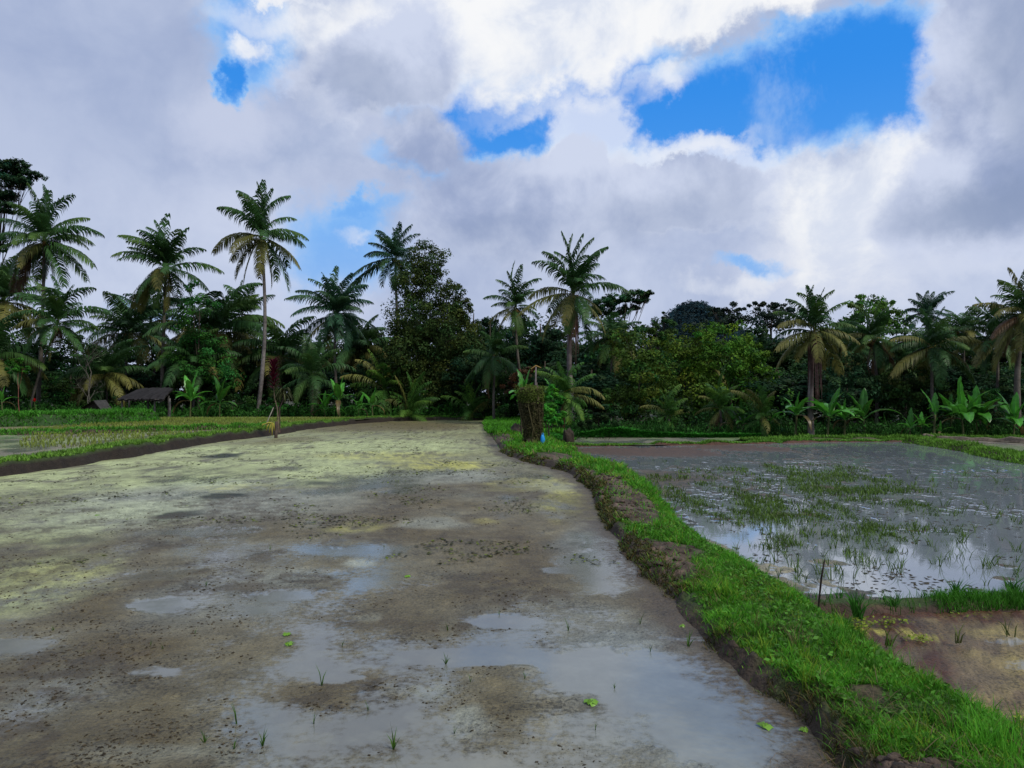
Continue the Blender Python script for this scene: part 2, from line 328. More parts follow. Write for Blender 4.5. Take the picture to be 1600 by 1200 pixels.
def near_right(X, Y):
    big = fbm(X * .8, Y * .8, 5, 41); mid = fbm(X * 2.6, Y * 2.6, 5, 42); fine = fbm(X * 11, Y * 11, 4, 43)
    C = mix(np.array([.100, .070, .034])[None, None], np.array([.22, .175, .062]), ss(.44, .54, mid * .6 + big * .4))
    C = mix(C, np.array([.115, .085, .052]), spots(X, Y, [(1500, 1060, 130, 60, .9), (1560, 1010, 80, 20, .6)], ZR).clip(0, 1))
    rd = spots(X, Y, [(1350, 990, 130, 50, 1.8), (1400, 1050, 100, 44, 1.5), (1450, 1095, 100, 40, 1.1), (1540, 962, 180, 14, 1.5), (1340, 968, 90, 20, 1.5)], ZR)
    C = mix(C, np.array([.055, .020, .008]), np.clip(rd, 0, 1) * ss(.34, .46, fine * .5 + mid * .5))
    C = mix(C, np.array([.34, .32, .06]), np.clip(spots(X, Y, [(1355, 985, 55, 12, .8), (1430, 990, 60, 12, .7), (1420, 1080, 60, 18, .6), (1580, 1120, 40, 20, .5)], ZR), 0, 1) * ss(.5, .62, fine) * .9)
    C = C * (.8 + .4 * fine[..., None])
    wt = spots(X, Y, [(1520, 1003, 110, 6, 1.2), (1600, 1040, 40, 10, 1), (1430, 1008, 50, 5, .7)], ZR)
    wet = np.clip(wt * 1.0, 0, 1) * ss(.3, .55, mid) * .8 + .05
    return ZR + (fine - .5) * .05 + (mid - .5) * .06, C * (.75 + .5 * fbm(X * 30, Y * 30, 2, 45))[..., None], wet
grid('muddy_plot', 1.2, 8.1, 240, 420, lambda y: xBR(y) - .35, lambda y: 14.0, near_right, M_mudL)

# --- bunds -------------------------------------------------------------------
def bund_profile(t, zl, zr, top):
    z = np.where(t < .10, zl + (top - zl) * ss(0, .10, t), np.where(t < .62, top, top + (zr - top) * ss(.62, 1.02, t)))
    return z
DIRT = [(1022, 862, 78, 34, 1.6), (972, 782, 54, 36, 1.7), (946, 748, 40, 13, 1.4), (1420, 1185, 130, 34, 1.1), (1265, 1030, 0.1, .1, 0), (860, 712, 40, 9, .9), (797, 662, 16, 7, 1), (788, 683, 18, 8, 1), (905, 735, 30, 8, 1), (810, 716, 30, 8, .9), (1360, 1060, 30, 12, .5)]
def dirt_at(X, Y):
    return np.clip(spots(X, Y, DIRT, .2), 0, 1)
def bund_z(X, Y):
    a, b = xBL(Y), xBR(Y); t = (X - a) / (b - a)
    top = .115 + .04 * (vn(Y * .7, 0 * Y, 61) - .5) * 2
    z = bund_profile(t, -.03, ZR - .02, top)
    return z + .10 * (fbm(X * 3, Y * 3, 4, 62) - .5) * ss(0, .15, t) + .17 * (fbm(X * 9, Y * 9, 3, 63) - .5) * ss(-.02, .1, t) * ss(.5, .1, t) + .05 * dirt_at(X, Y) * fbm(X * 5, Y * 5, 3, 64)
def bund_fn(X, Y):
    a, b = xBL(Y), xBR(Y); t = (X - a) / (b - a)
    Z = bund_z(X, Y); n = fbm(X * 4, Y * 4, 4, 65); n2 = fbm(X * 14, Y * 14, 3, 66)
    D = dirt_at(X, Y); side = ss(.14, .05, t + .16 * (n - .5))
    C = mix(np.array([.03, .05, .012])[None, None] * np.ones(X.shape + (1,)), np.array([.040, .029, .020]), np.clip(side + D, 0, 1))
    C = mix(C, np.array([.12, .085, .062]), D * ss(.40, .62, n) * .8)
    C = C * (.55 + .9 * n2[..., None])
    return Z, C, np.zeros_like(X)
tag(grid('bund', 1.2, 42, 700, 150, lambda y: xBL(y) - .04, lambda y: xBR(y) + .04, bund_fn, M_earth), kind='structure')

def scatter_bund(n, y0, y1, hmin, hmax, wfac, col, tmin=.03, tmax=1.03, pw=1.0, lean=.7, clump=.42):
    Y = 1 / (1 / y1 + rng.random(n) * (1 / y0 - 1 / y1)); Y = Y if pw == 1 else y0 + (y1 - y0) * rng.random(n) ** pw
    t = tmin + (tmax - tmin) * rng.random(n)
    X = xBL(Y) + t * (xBR(Y) - xBL(Y))
    tv = t + .16 * (fbm(X * 2.5, Y * 2.5, 3, 71) - .5)
    D = dirt_at(X, Y)
    keep = (D < .12 + .5 * rng.random(n) * fbm(X * 6, Y * 6, 3, 72)) & (tv > .085 + .07 * rng.random(n)) | (rng.random(n) < .03)
    X, Y, t = X[keep], Y[keep], t[keep]; n = len(X)
    P = np.stack([X, Y, bund_z(X, Y) - .01], 1)
    cl = fbm(X * 3, Y * 3, 3, 73)
    H = (hmin + (hmax - hmin) * rng.random(n) ** 1.5) * (.55 + .9 * ss(.3, .7, cl))
    W = np.maximum(.0028, wfac * Y) * (.7 + .6 * rng.random(n))
    c = np.asarray(col)[None] * (.55 + .55 * rng.random(n)[:, None] + .5 * (cl[:, None] - .5))
    yy = (rng.random(n) < .10 + .25 * (fbm(X * 1.7, Y * 1.7, 2, 74) > .62))[:, None]
    c = np.where(yy, c * np.array([2.6, 1.2, 1.6]), c); dry = rng.random((n, 1)) < .035 + .10 * (fbm(X * 5, Y * 5, 2, 76) > .63)[:, None]; c = np.where(dry, np.array([[.20, .155, .075]]) * (.4 + .8 * rng.random((n, 1))), c)
    return P, H, W, c
GC = (.078, .285, .018)
mb = MB()
for args in [(170000, 2.2, 9, .022, .085, .00045), (80000, 7, 16, .035, .11, .0005), (34000, 14, 42, .07, .20, .0006)]:
    P, H, W, c = scatter_bund(*args, col=GC, pw=1.4 if args[1] < 5 else 1.0001)
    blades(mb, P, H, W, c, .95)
n = 14000; Y = 39 + 29.5 * rng.random(n); X = np.maximum(xBL(Y) - .05, -2.4) + (rng.random(n) ** 1.3) * 4.6; X = np.where(Y > 43, np.clip(X, -2.3, 3.2), X)
zz = np.maximum(np.where(Y < 42, bund_z(X, Y), -9), np.where(Y < 39, -9, .15)); zz = np.where(X > 2.9, -.2, zz)
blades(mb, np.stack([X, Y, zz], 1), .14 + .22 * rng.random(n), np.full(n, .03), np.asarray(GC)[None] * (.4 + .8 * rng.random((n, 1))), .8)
# taller tussocks
P, H, W, c = scatter_bund(420, 3.2, 24, .12, .22, .0004, col=GC)
k = 14; P = np.repeat(P, k, 0) + rng.normal(size=(len(P) * k, 3)) * [.03, .03, 0]; H = np.repeat(H, k) * (.6 + .5 * rng.random(len(H) * k)); W = np.repeat(W, k); c = np.repeat(c, k, 0)
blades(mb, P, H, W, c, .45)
tag(mb.build('bund_grass', M_grass), 'bright green grass growing along the winding middle bund', 'grass', kind='stuff')
# weedy broad leaves and roots hanging on the muddy flank
mb = MB()
n = 22000; Y = 2.4 + 26 * rng.random(n) ** 1.5; t = .0 + .18 * rng.random(n); X = xBL(Y) + t * (xBR(Y) - xBL(Y))
k = fbm(X * 2, Y * 2, 3, 75) > .47; X, Y = X[k], Y[k]; n = len(X)
c = np.array([.06, .085, .02])[None] * (.4 + 1.1 * rng.random((n, 1))); c = np.where(rng.random((n, 1)) < .4, c * [1.5, .8, 1], c)
blades(mb, np.stack([X, Y, bund_z(X, Y)], 1), .03 + .07 * rng.random(n), np.maximum(.003, .0007 * Y), c, 1.6)
n = 10000; Y = 2.4 + 20 * rng.random(n) ** 1.4; t = .12 + .88 * rng.random(n); X = xBL(Y) + t * (xBR(Y) - xBL(Y)); k = dirt_at(X, Y) < .3; X, Y = X[k], Y[k]; n = len(X)
C = np.stack([X, Y, bund_z(X, Y) + .02 + .035 * rng.random(n)], 1); N = rng.normal(size=(n, 3)) * .6 + [0, 0, 1]
leaves(mb, C, N, .035 + .03 * rng.random(n), .018 + .014 * rng.random(n), np.array(GC)[None] * [1.0, .8, 1.3] * (.4 + .8 * rng.random((n, 1))))
tag(mb.build('bund_weeds', M_grass), 'small weeds and trailing stems over the muddy flank of the middle bund', 'weeds', kind='stuff')
# dry straw
mb = MB()
for px, py, r, n in [(1098, 890, .16, 70), (1365, 1085, .2, 90), (1310, 1180, .3, 90), (1540, 1190, .2, 60), (985, 805, .25, 60), (850, 690, .3, 30), (950, 745, .3, 40)]:
    x, y = G(px, py, .2); Q = np.stack([x + rng.normal(size=n) * r * .6, y + rng.normal(size=n) * r, np.zeros(n)], 1); Q[:, 2] = bund_z(Q[:, 0], Q[:, 1]) + .03 + .03 * rng.random(n)
    blades(mb, Q, .10 + .12 * rng.random(n), np.maximum(.002, .0004 * Q[:, 1]), np.array([.20, .14, .085])[None] * (.4 + .8 * rng.random((n, 1))), 3.5)
tag(mb.build('dry_straw', M_grass), 'wisps of brown dry straw lying on the middle bund', 'straw', kind='stuff')

# --- generic thin bund ribbon -------------------------------------------------
def ribbon(name, pts, w, top, z0, z1, cols=(.05, .04, .028), ccap=(.03, .05, .012), nseg=200, mat=None, flank=.25, ragged=.08):
    """pts: ground polyline (x,y); w: width; cross section from z0 (left of travel) up to top and down to z1"""
    P = np.array(pts, float); d = np.r_[0, np.cumsum(np.linalg.norm(np.diff(P, axis=0), axis=1))]
    s = np.linspace(0, d[-1], nseg); x = np.interp(s, d, P[:, 0]); y = np.interp(s, d, P[:, 1])
    T = np.stack([np.gradient(x), np.gradient(y)], 1); T /= np.linalg.norm(T, axis=1)[:, None]; Nn = np.stack([T[:, 1], -T[:, 0]], 1)
    k = 15; u = np.linspace(0, 1, k)
    off = (u - .5) * w
    X = x[:, None] + Nn[:, :1] * off; Y = y[:, None] + Nn[:, 1:] * off
    zt = top + ragged * (vn(s * 1.5, s * 0, 81) - .5)[:, None] * 2
    Z = np.where(u[None] < flank, z0 + (zt - z0) * ss(0, flank, u)[None], np.where(u[None] < 1 - flank, zt, zt + (z1 - zt) * ss(1 - flank, 1, u)[None]))
    Z = Z + ragged * (fbm(X * 3, Y * 3, 3, 82) - .5)
    n = fbm(X * 5, Y * 5, 3, 83)
    C = mix(np.array(cols)[None, None] * np.ones(X.shape + (1,)), np.array(ccap), np.repeat((ss(flank * .7, flank, u) * ss(1 - flank * .7, 1 - flank, u))[None], nseg, 0)) * (.6 + .8 * n[..., None])
    V = np.stack([X, Y, Z], -1).reshape(-1, 3); i = np.arange(nseg - 1)[:, None] * k + np.arange(k - 1)[None]
    Q = np.stack([i, i + 1, i + k + 1, i + k], -1).reshape(-1, 4)
    mb = MB(); mb.add(V, Q[:, ::-1], None, C.reshape(-1, 3))
    o = tag(mb.build(name, mat or M_earth, smooth=True), kind='structure')
    def samp(n, u0=.2, u1=.8):
        ss_ = rng.random(n) * d[-1]; uu = u0 + (u1 - u0) * rng.random(n)
        xx = np.interp(ss_, s, x); yy = np.interp(ss_, s, y); nx = np.interp(ss_, s, Nn[:, 0]); ny = np.interp(ss_, s, Nn[:, 1])
        ztt = np.interp(ss_, s, zt[:, 0])
        zz = np.where(uu < flank, z0 + (ztt - z0) * ss(0, flank, uu), np.where(uu < 1 - flank, ztt, ztt + (z1 - ztt) * ss(1 - flank, 1, uu)))
        return np.stack([xx + nx * (uu - .5) * w, yy + ny * (uu - .5) * w, zz - .01], 1)
    return samp
def grass_on(name, samp, n, h0, h1, w, col, label, lean=.6, u0=.2, u1=.8, cat='grass'):
    P = samp(n, u0, u1); mb = MB()
    H = (h0 + (h1 - h0) * rng.random(n)) * (.5 + fbm(P[:, 0] * 2, P[:, 1] * 2, 2, 91)); W = w * (.7 + .6 * rng.random(n))
    c = np.asarray(col)[None] * (.5 + .8 * rng.random((n, 1))) * (.7 + .6 * fbm(P[:, 0], P[:, 1], 2, 92)[:, None])
    blades(mb, P, H, W, c, lean)
    return tag(mb.build(name, M_grass), label, cat, kind='stuff')
# left bund (dark bank, grassy top)
ys = np.linspace(5, 67, 120); pl = [(float(xLB(y)) - .62, y) for y in ys]
sLB = ribbon('side_bund', pl, 1.3, .36, .27, -.03, nseg=500, flank=.22, cols=(.018, .013, .009))
grass_on('side_bund_grass', sLB, 26000, .06, .16, .022, (.13, .27, .035), 'yellow green grass along the left bund above its dark mud bank', u0=.0, u1=.80)
# far edge of the left paddy
pl = [(x, 68.3 + .5 * math.sin(x * .8)) for x in np.linspace(-11.6, 3, 60)]
sF = ribbon('far_bund', pl, 1.6, .26, .27, -.03, nseg=160, flank=.25)
grass_on('far_bund_grass', sF, 2600, .08, .2, .04, (.10, .27, .03), 'thin green grass along the far edge of the left paddy')
# small bund between flooded paddy and near plot
pl = [(x, 8.22 + .10 * math.sin(x * 1.3) + .035 * (x - 3)) for x in np.linspace(3.0, 14, 60)]
sN = ribbon('cross_bund', pl, .55, -.19, -.33, -.33, nseg=300, flank=.35, cols=(.05, .03, .022))
mb = MB(); n = 26000; P = sN(n, .1, .92); P = P[(P[:, 0] > 4.55 + .25 * rng.random(n)) | (rng.random(n) < .06)]; n = len(P)
H = (.05 + .12 * rng.random(n)) * (.4 + 1.2 * fbm(P[:, 0] * 3, P[:, 1] * 3, 2, 93)); c = np.array([.05, .19, .015])[None] * (.45 + .8 * rng.random((n, 1)))
blades(mb, P, H, .0042 * np.ones(n), c, .45)
tag(mb.build('cross_bund_grass', M_grass), 'green grass on the low bund between the flooded paddy and the near muddy plot', 'grass', kind='stuff')
# right bund of flooded paddy, far bund
pl = [(float(xRfar(y)) + .55, y) for y in np.linspace(8.2, 38.6, 60)]
sR = ribbon('outer_bund', pl, 1.3, -.08, -.33, -.2, nseg=300, flank=.3, cols=(.07, .05, .035))
grass_on('outer_bund_grass', sR, 17000, .06, .2, .02, (.12, .27, .03), 'yellowish green grass on the right bund of the flooded paddy', u0=.02, u1=.98)
pl = [(2.6, 35.4), (5, 35.8), (9, 36.6), (13, 38.0), (16, 39.2), (21, 39.6)]
sB = ribbon('back_bund', pl, .8, -.2, -.28, -.33, nseg=260, flank=.3, cols=(.07, .035, .025))
grass_on('back_bund_grass', sB, 9000, .05, .14, .028, (.11, .26, .03), 'short green grass on the back bund of the flooded paddy', u0=.05, u1=.8)
pl = [(12.2, 38.4), (15, 40.5), (19, 41.2), (26, 41.5), (40, 42)]
sC = ribbon('back_path', pl, 2.2, -.17, -.25, -.3, nseg=160, flank=.2, cols=(.06, .06, .03))
grass_on('back_path_grass', sC, 9000, .08, .22, .035, (.11, .25, .03), 'grass strip at the foot of the right hand trees')

# --- other small paddies ------------------------------------------------------
def flat_paddy(seed, a, b, z, wetb, lo=.42, hi=.6):
    def fn(X, Y):
        big = fbm(X * .5, Y * .25, 4, seed); fine = fbm(X * 4, Y * 2, 4, seed + 1)
        C = mix(np.array(a)[None, None] * np.ones(X.shape + (1,)), np.array(b), ss(lo, hi, big)) * (.65 + .7 * fine[..., None])
        wet = ss(.45, .65, fbm(X * .8, Y * .4, 4, seed + 2) + wetb)
        return z + (fine - .5) * .03, C, wet
    return fn
grid('terrace_paddy_near', 12, 47, 200, 200, lambda y: -60 if y < 30 else -60, lambda y: float(xLB(y)) - 1.0, flat_paddy(101, (.15, .14, .09), (.19, .23, .10), .27, .0), M_mudL)
def dvd(x): return float(np.interp(x, [-60, -33, -23, -17, -14], [27, 34.0, 37.5, 43, 47.5]))
# dividing bund across terraces
pl = [(-60, 28), (-33, 31), (-26, 34.0), (-20.5, 36.8), (-16.8, 40.5), (-14.0, 46)]
sD = ribbon('terrace_bund', pl, 1.0, .44, .30, .27, nseg=260, flank=.3, cols=(.05, .035, .025))
grass_on('terrace_bund_grass', sD, 15000, .08, .22, .03, (.08, .26, .025), 'green grass on the bund dividing the left terraces', u0=.0, u1=1)
def terr2(X, Y):
    fine = fbm(X * 3, Y * 1.5, 4, 112); big = fbm(X * .4, Y * .2, 3, 113)
    C = mix(np.array([.15, .12, .07])[None, None] * np.ones(X.shape + (1,)), np.array([.16, .20, .06]), ss(.4, .6, big)) * (.7 + .6 * fine[..., None])
    return .33 + (fine - .5) * .03, C, np.zeros_like(X) + .1
grid('terrace_paddy_far', 33, 66, 120, 200, lambda y: -60, lambda y: float(np.interp(y, [30, 47, 56, 66], [-33 if y < 34 else -22, -14.2, -12.7, -10])) if y >= 40 else float(np.interp(y, [33, 37, 40], [-30, -21.2, -17.4])), terr2, M_mudL)
# rows of young rice on the terraces
mb = MB(); n = 0; P = []
for row in np.arange(38, 62, .33):
    x0 = np.interp(row, [38, 47, 56, 62], [-18.5, -14.8, -13.4, -11.8])
    xs = np.arange(-46 if row > 46 else -26, x0, .22); P.append(np.stack([xs + rng.normal(size=len(xs)) * .03, row + rng.normal(size=len(xs)) * .05, np.full(len(xs), .33)], 1))
for row in np.arange(26, 38, .45):
    x0 = float(xLB(row)) - 1.1; xs = np.arange(x0 - 2 - (row - 24) * .55, x0, .25); P.append(np.stack([xs, row + rng.normal(size=len(xs)) * .06, np.full(len(xs), .27)], 1))
P = np.concatenate(P); P = P[rng.random(len(P)) < .8]; P = np.repeat(P, 4, 0); n = len(P)
c = np.array([.20, .26, .05])[None] * (.5 + .8 * rng.random((n, 1)))
blades(mb, P + rng.normal(size=P.shape) * [.03, .03, 0], .10 + .12 * rng.random(n), np.full(n, .016), c, .35)
tag(mb.build('young_rice_rows', M_grass), 'rows of young yellow green rice planted on the left terraces', 'rice', kind='stuff')
# high grassy terrace at far left
pl = [(-60, 36), (-32, 41.5), (-28, 44.5), (-26.3, 49), (-25.7, 52)]
sE = ribbon('grassy_terrace', [(x - 1.2, y + 1.5) for x, y in pl], 4.2, .98, .95, .3, nseg=200, flank=.18, cols=(.02, .05, .012), ragged=.12)
grass_on('terrace_bank_grass', sE, 30000, .12, .36, .035, (.055, .22, .018), 'tall green grass covering the steep terrace bank at far left', u0=.0, u1=1.0, lean=.8)
# strip paddy behind the flooded one and right paddies
grid('strip_paddy', 35.6, 42.6, 50, 120, lambda y: 2.6, lambda y: float(np.interp(y, [35, 39, 43], [5, 15.5, 15])), flat_paddy(121, (.13, .13, .09), (.12, .17, .07), -.24, -.05), M_mudL)
grid('outer_paddy', 12, 44.5, 90, 160, lambda y: float(xRfar(min(y, 39))) + 1.0 + max(0, y - 39) * 1.0, lambda y: 70, flat_paddy(131, (.15, .13, .10), (.12, .15, .07), -.22, -.02), M_mudL)
pl = [(23.0, 41.6), (24.6, 38.6), (26.5, 33.5), (27, 30), (26.5, 24)]
sO = ribbon('outer_terrace_bund', pl, .5, -.02, -.2, -.2, nseg=160, flank=.3, cols=(.12, .095, .07), ccap=(.14, .12, .09))

# --- ground ------------------------------------------------------------------
def glevel(x, y):
    lv = .28 + (-.25 - .28) * ss(-1.5, 5, x)
    lim = np.interp(x, [-200, -62, -30, -14, -12, -2.4, -1.3, 2.2, 4, 14, 22, 70, 200], [0, 58, 60, 63.5, 68.6, 68.6, 42.5, 37, 42.2, 42.4, 42.6, 43.5, 0])
    inside = ss(lim + .6, lim - .4, y)
    far = ss(120, 300, np.hypot(x, y)) * (fbm(x * .006, y * .006, 3, 5) * 6 - 1)
    return lv * (1 - inside) + (-.85) * inside + far + .12 * (fbm(x * .4, y * .4, 3, 6) - .5) * (1 - inside)
gx = np.unique(np.r_[-2500, -1500, -900, -500, -300, -200, np.linspace(-120, 120, 260), 200, 300, 500, 900, 1500, 2500])
gy = np.unique(np.r_[-1500, -600, -200, -60, -20, -5, np.linspace(0, 130, 220), 160, 200, 300, 450, 700, 1200, 2500])
X, Y = np.meshgrid(gx, gy); Z = glevel(X, Y)
Cc = mix(np.array([.025, .04, .012])[None, None] * np.ones(X.shape + (1,)), np.array([.05, .045, .03]), ss(.4, .6, fbm(X * .5, Y * .5, 3, 7)))
i = np.arange(len(gy) - 1)[:, None] * len(gx) + np.arange(len(gx) - 1)[None]
mb = MB(); mb.add(np.stack([X, Y, Z], -1).reshape(-1, 3), np.stack([i, i + 1, i + len(gx) + 1, i + len(gx)], -1).reshape(-1, 4), None, Cc.reshape(-1, 3))
tag(mb.build('ground', M_earth, smooth=True), kind='structure')
def gz(x, y): return float(glevel(np.array(float(x)), np.array(float(y))))

# ---------------------------------------------------------------- foliage things
def leafball(mb, c, r, n, size, col, dens_shell=.55, up=.35, var=.45, bias=0.0):
    c = np.asarray(c); r = np.asarray(r)
    K = max(6, int(n / 60)); d = rng.normal(size=(K, 3)); d /= np.linalg.norm(d, axis=1)[:, None]
    rad = (dens_shell + (1 - dens_shell) * rng.random(K))[:, None]
    cc = c + d * rad * r; cr = (.20 + .22 * rng.random(K))[:, None] * r.mean() * np.array([1, 1, .7])
    tint = (1 - var + 2 * var * rng.random(K))
    hue = rng.normal(size=K) * .12
    idx = rng.integers(0, K, n); dd = rng.normal(size=(n, 3)); dd /= np.linalg.norm(dd, axis=1)[:, None]
    P = cc[idx] + dd * cr[idx] * (.55 + .5 * rng.random((n, 1)))
    N = dd * .7 + (P - c) / r * .4 + [0, 0, up] + rng.normal(size=(n, 3)) * .45
    s = size * (.6 + .8 * rng.random(n))
    C = np.asarray(col)[None] * (tint[idx] * (.55 + .7 * rng.random(n)))[:, None] * np.stack([1 + hue[idx] * 1.6, np.ones(n), 1 - hue[idx]], 1)
    leaves(mb, P, N, s, s * .55, np.clip(C, .002, 1))
    return cc
def broadleaf(label, ells, d, col, size=.26, dens=1.0, base=None, name='broadleaf_tree', group=None, trunk_col=(.05, .042, .032), up=.35, cat='tree', thin=1.0, limbs=6):
    """ells: crown lobes (px, py, rx, ry) surveyed at distance d"""
    bx = base if base is not None else ells[-1][0]
    b = at(bx, 640, d); b[2] = gz(b[0], b[1])
    t = thing(name, b, label, cat, group)
    k = d / F; mc = MB(); cl = []
    for px, py, rx, ry in ells:
        c = at(px, py, d + rng.normal() * .6) - b; rr = np.array([rx * k, max(rx, ry) * k * .9, ry * k])
        area = 4 * 3.14 * (rr[0] * rr[1] + rr[0] * rr[2] + rr[1] * rr[2]) / 3
        n = int(np.clip(area * 34 * dens * (.26 / size) ** 2, 60, 16000))
        cc = leafball(mc, c, rr, n, size, col, up=up); cl.append((c, cc))
    mc.build('crown', M_leaf, t)
    mt = MB(); top = np.mean([c for c, _ in cl], 0)
    H = max(top[2], 1.5); r0 = max(.06, min(.32, H * .022)) * thin
    Pm = np.array([[0, 0, -.2], [top[0] * .15, top[1] * .1, H * .35], [top[0] * .6, top[1] * .5, H * .7], top])
    s = np.linspace(0, 1, 8); Pm = np.stack([np.interp(s, [0, .35, .7, 1], Pm[:, q]) for q in range(3)], 1) + rng.normal(size=(8, 3)) * [.05, .05, 0] * H * .08
    tube(mt, Pm, np.linspace(r0, r0 * .3, 8), 8, trunk_col, jit=.2)
    for c, cc in cl:
        st = Pm[4 + rng.integers(0, 3)]
        tube(mt, [st, (st + c) / 2 - [0, 0, .05 * H], c], [r0 * .32, r0 * .2, r0 * .10], 5, trunk_col)
        for q in range(min(limbs, len(cc))):
            e = cc[q * len(cc) // limbs] if len(cc) >= limbs else cc[q]
            tube(mt, [c * .7 + st * .3, (c + e) / 2 + [0, 0, .1], e], [r0 * .13, r0 * .08, r0 * .03], 4, trunk_col)
    mt.build('trunk', M_bark, t, smooth=True)
    return t

def frond(mb, hub, az, e0, droop, L, col, m=46, llen=.235, tipcol=None, hang=.5, w=.088, twist=0.0, tear=.06):
    n = 12; s = np.linspace(0, 1, n)
    el = e0 - droop * s ** 1.35; a = az + twist * s
    D = np.stack([np.cos(el) * np.cos(a), np.cos(el) * np.sin(a), np.sin(el)], 1)
    P = hub + np.r_[np.zeros((1, 3)), np.cumsum((D[:-1] + D[1:]) / 2, 0)] * L / (n - 1)
    rc = np.asarray(col) * [1.7, 1.25, 1.1]
    tube(mb, P, np.linspace(.035, .006, n) * L / 4, 4, rc, cap=False)
    q = np.linspace(.13, .995, m); q = np.repeat(q, 2) + rng.normal(size=2 * m) * .006; q = np.clip(q, 0, 1); side = np.tile([1., -1.], m)
    B = np.stack([np.interp(q, s, P[:, i]) for i in range(3)], 1); T = np.stack([np.interp(q, s, D[:, i]) for i in range(3)], 1)
    S0 = np.array([-math.sin(az), math.cos(az), 0]); S = side[:, None] * S0[None]
    ln = L * llen * (.35 + .95 * np.sin(np.clip((q - .02) * 1.02, 0, 1) ** .75 * PI) ** .8) * (.85 + .3 * rng.random(2 * m)); ln = np.maximum(ln, L * .05)
    UP = np.cross(T, S0); UP = np.where(UP[:, 2:] < 0, -UP, UP)
    d1 = S * .80 + T * .62 + UP * .18; d1 /= np.linalg.norm(d1, axis=1)[:, None]
    d2 = d1 + np.array([0, 0, -1.]) * (hang + .5 * rng.random((2 * m, 1))); d2 /= np.linalg.norm(d2, axis=1)[:, None]
    d3 = d1 * .5 + np.array([0, 0, -1.]) * (hang * 1.9 + .5 * rng.random((2 * m, 1))); d3 /= np.linalg.norm(d3, axis=1)[:, None]
    W = T * (w * L / 4)
    M1 = B + d1 * ln[:, None] * .35; M2 = M1 + d2 * ln[:, None] * .35; E = M2 + d3 * ln[:, None] * .35
    keep = rng.random(2 * m) > tear
    V = np.stack([B - W * .5, B + W * .5, M1 + W * .55, M1 - W * .55, M2 + W * .4, M2 - W * .4, E], 1)[keep]
    k = len(V); i = np.arange(k)[:, None] * 7
    c = np.asarray(col)[None] * (.6 + .7 * rng.random((k, 1)))
    if tipcol is not None:
        tt = (q[keep, None] ** 1.5) * (.5 + .5 * rng.random((k, 1))); c = c * (1 - tt) + np.asarray(tipcol) * tt
    mb.add(V.reshape(-1, 3), np.concatenate([i + [[0, 1, 2, 3]], i + [[3, 2, 4, 5]]]), i + np.array([[5, 4, 6]]), np.repeat(c, 7, 0))

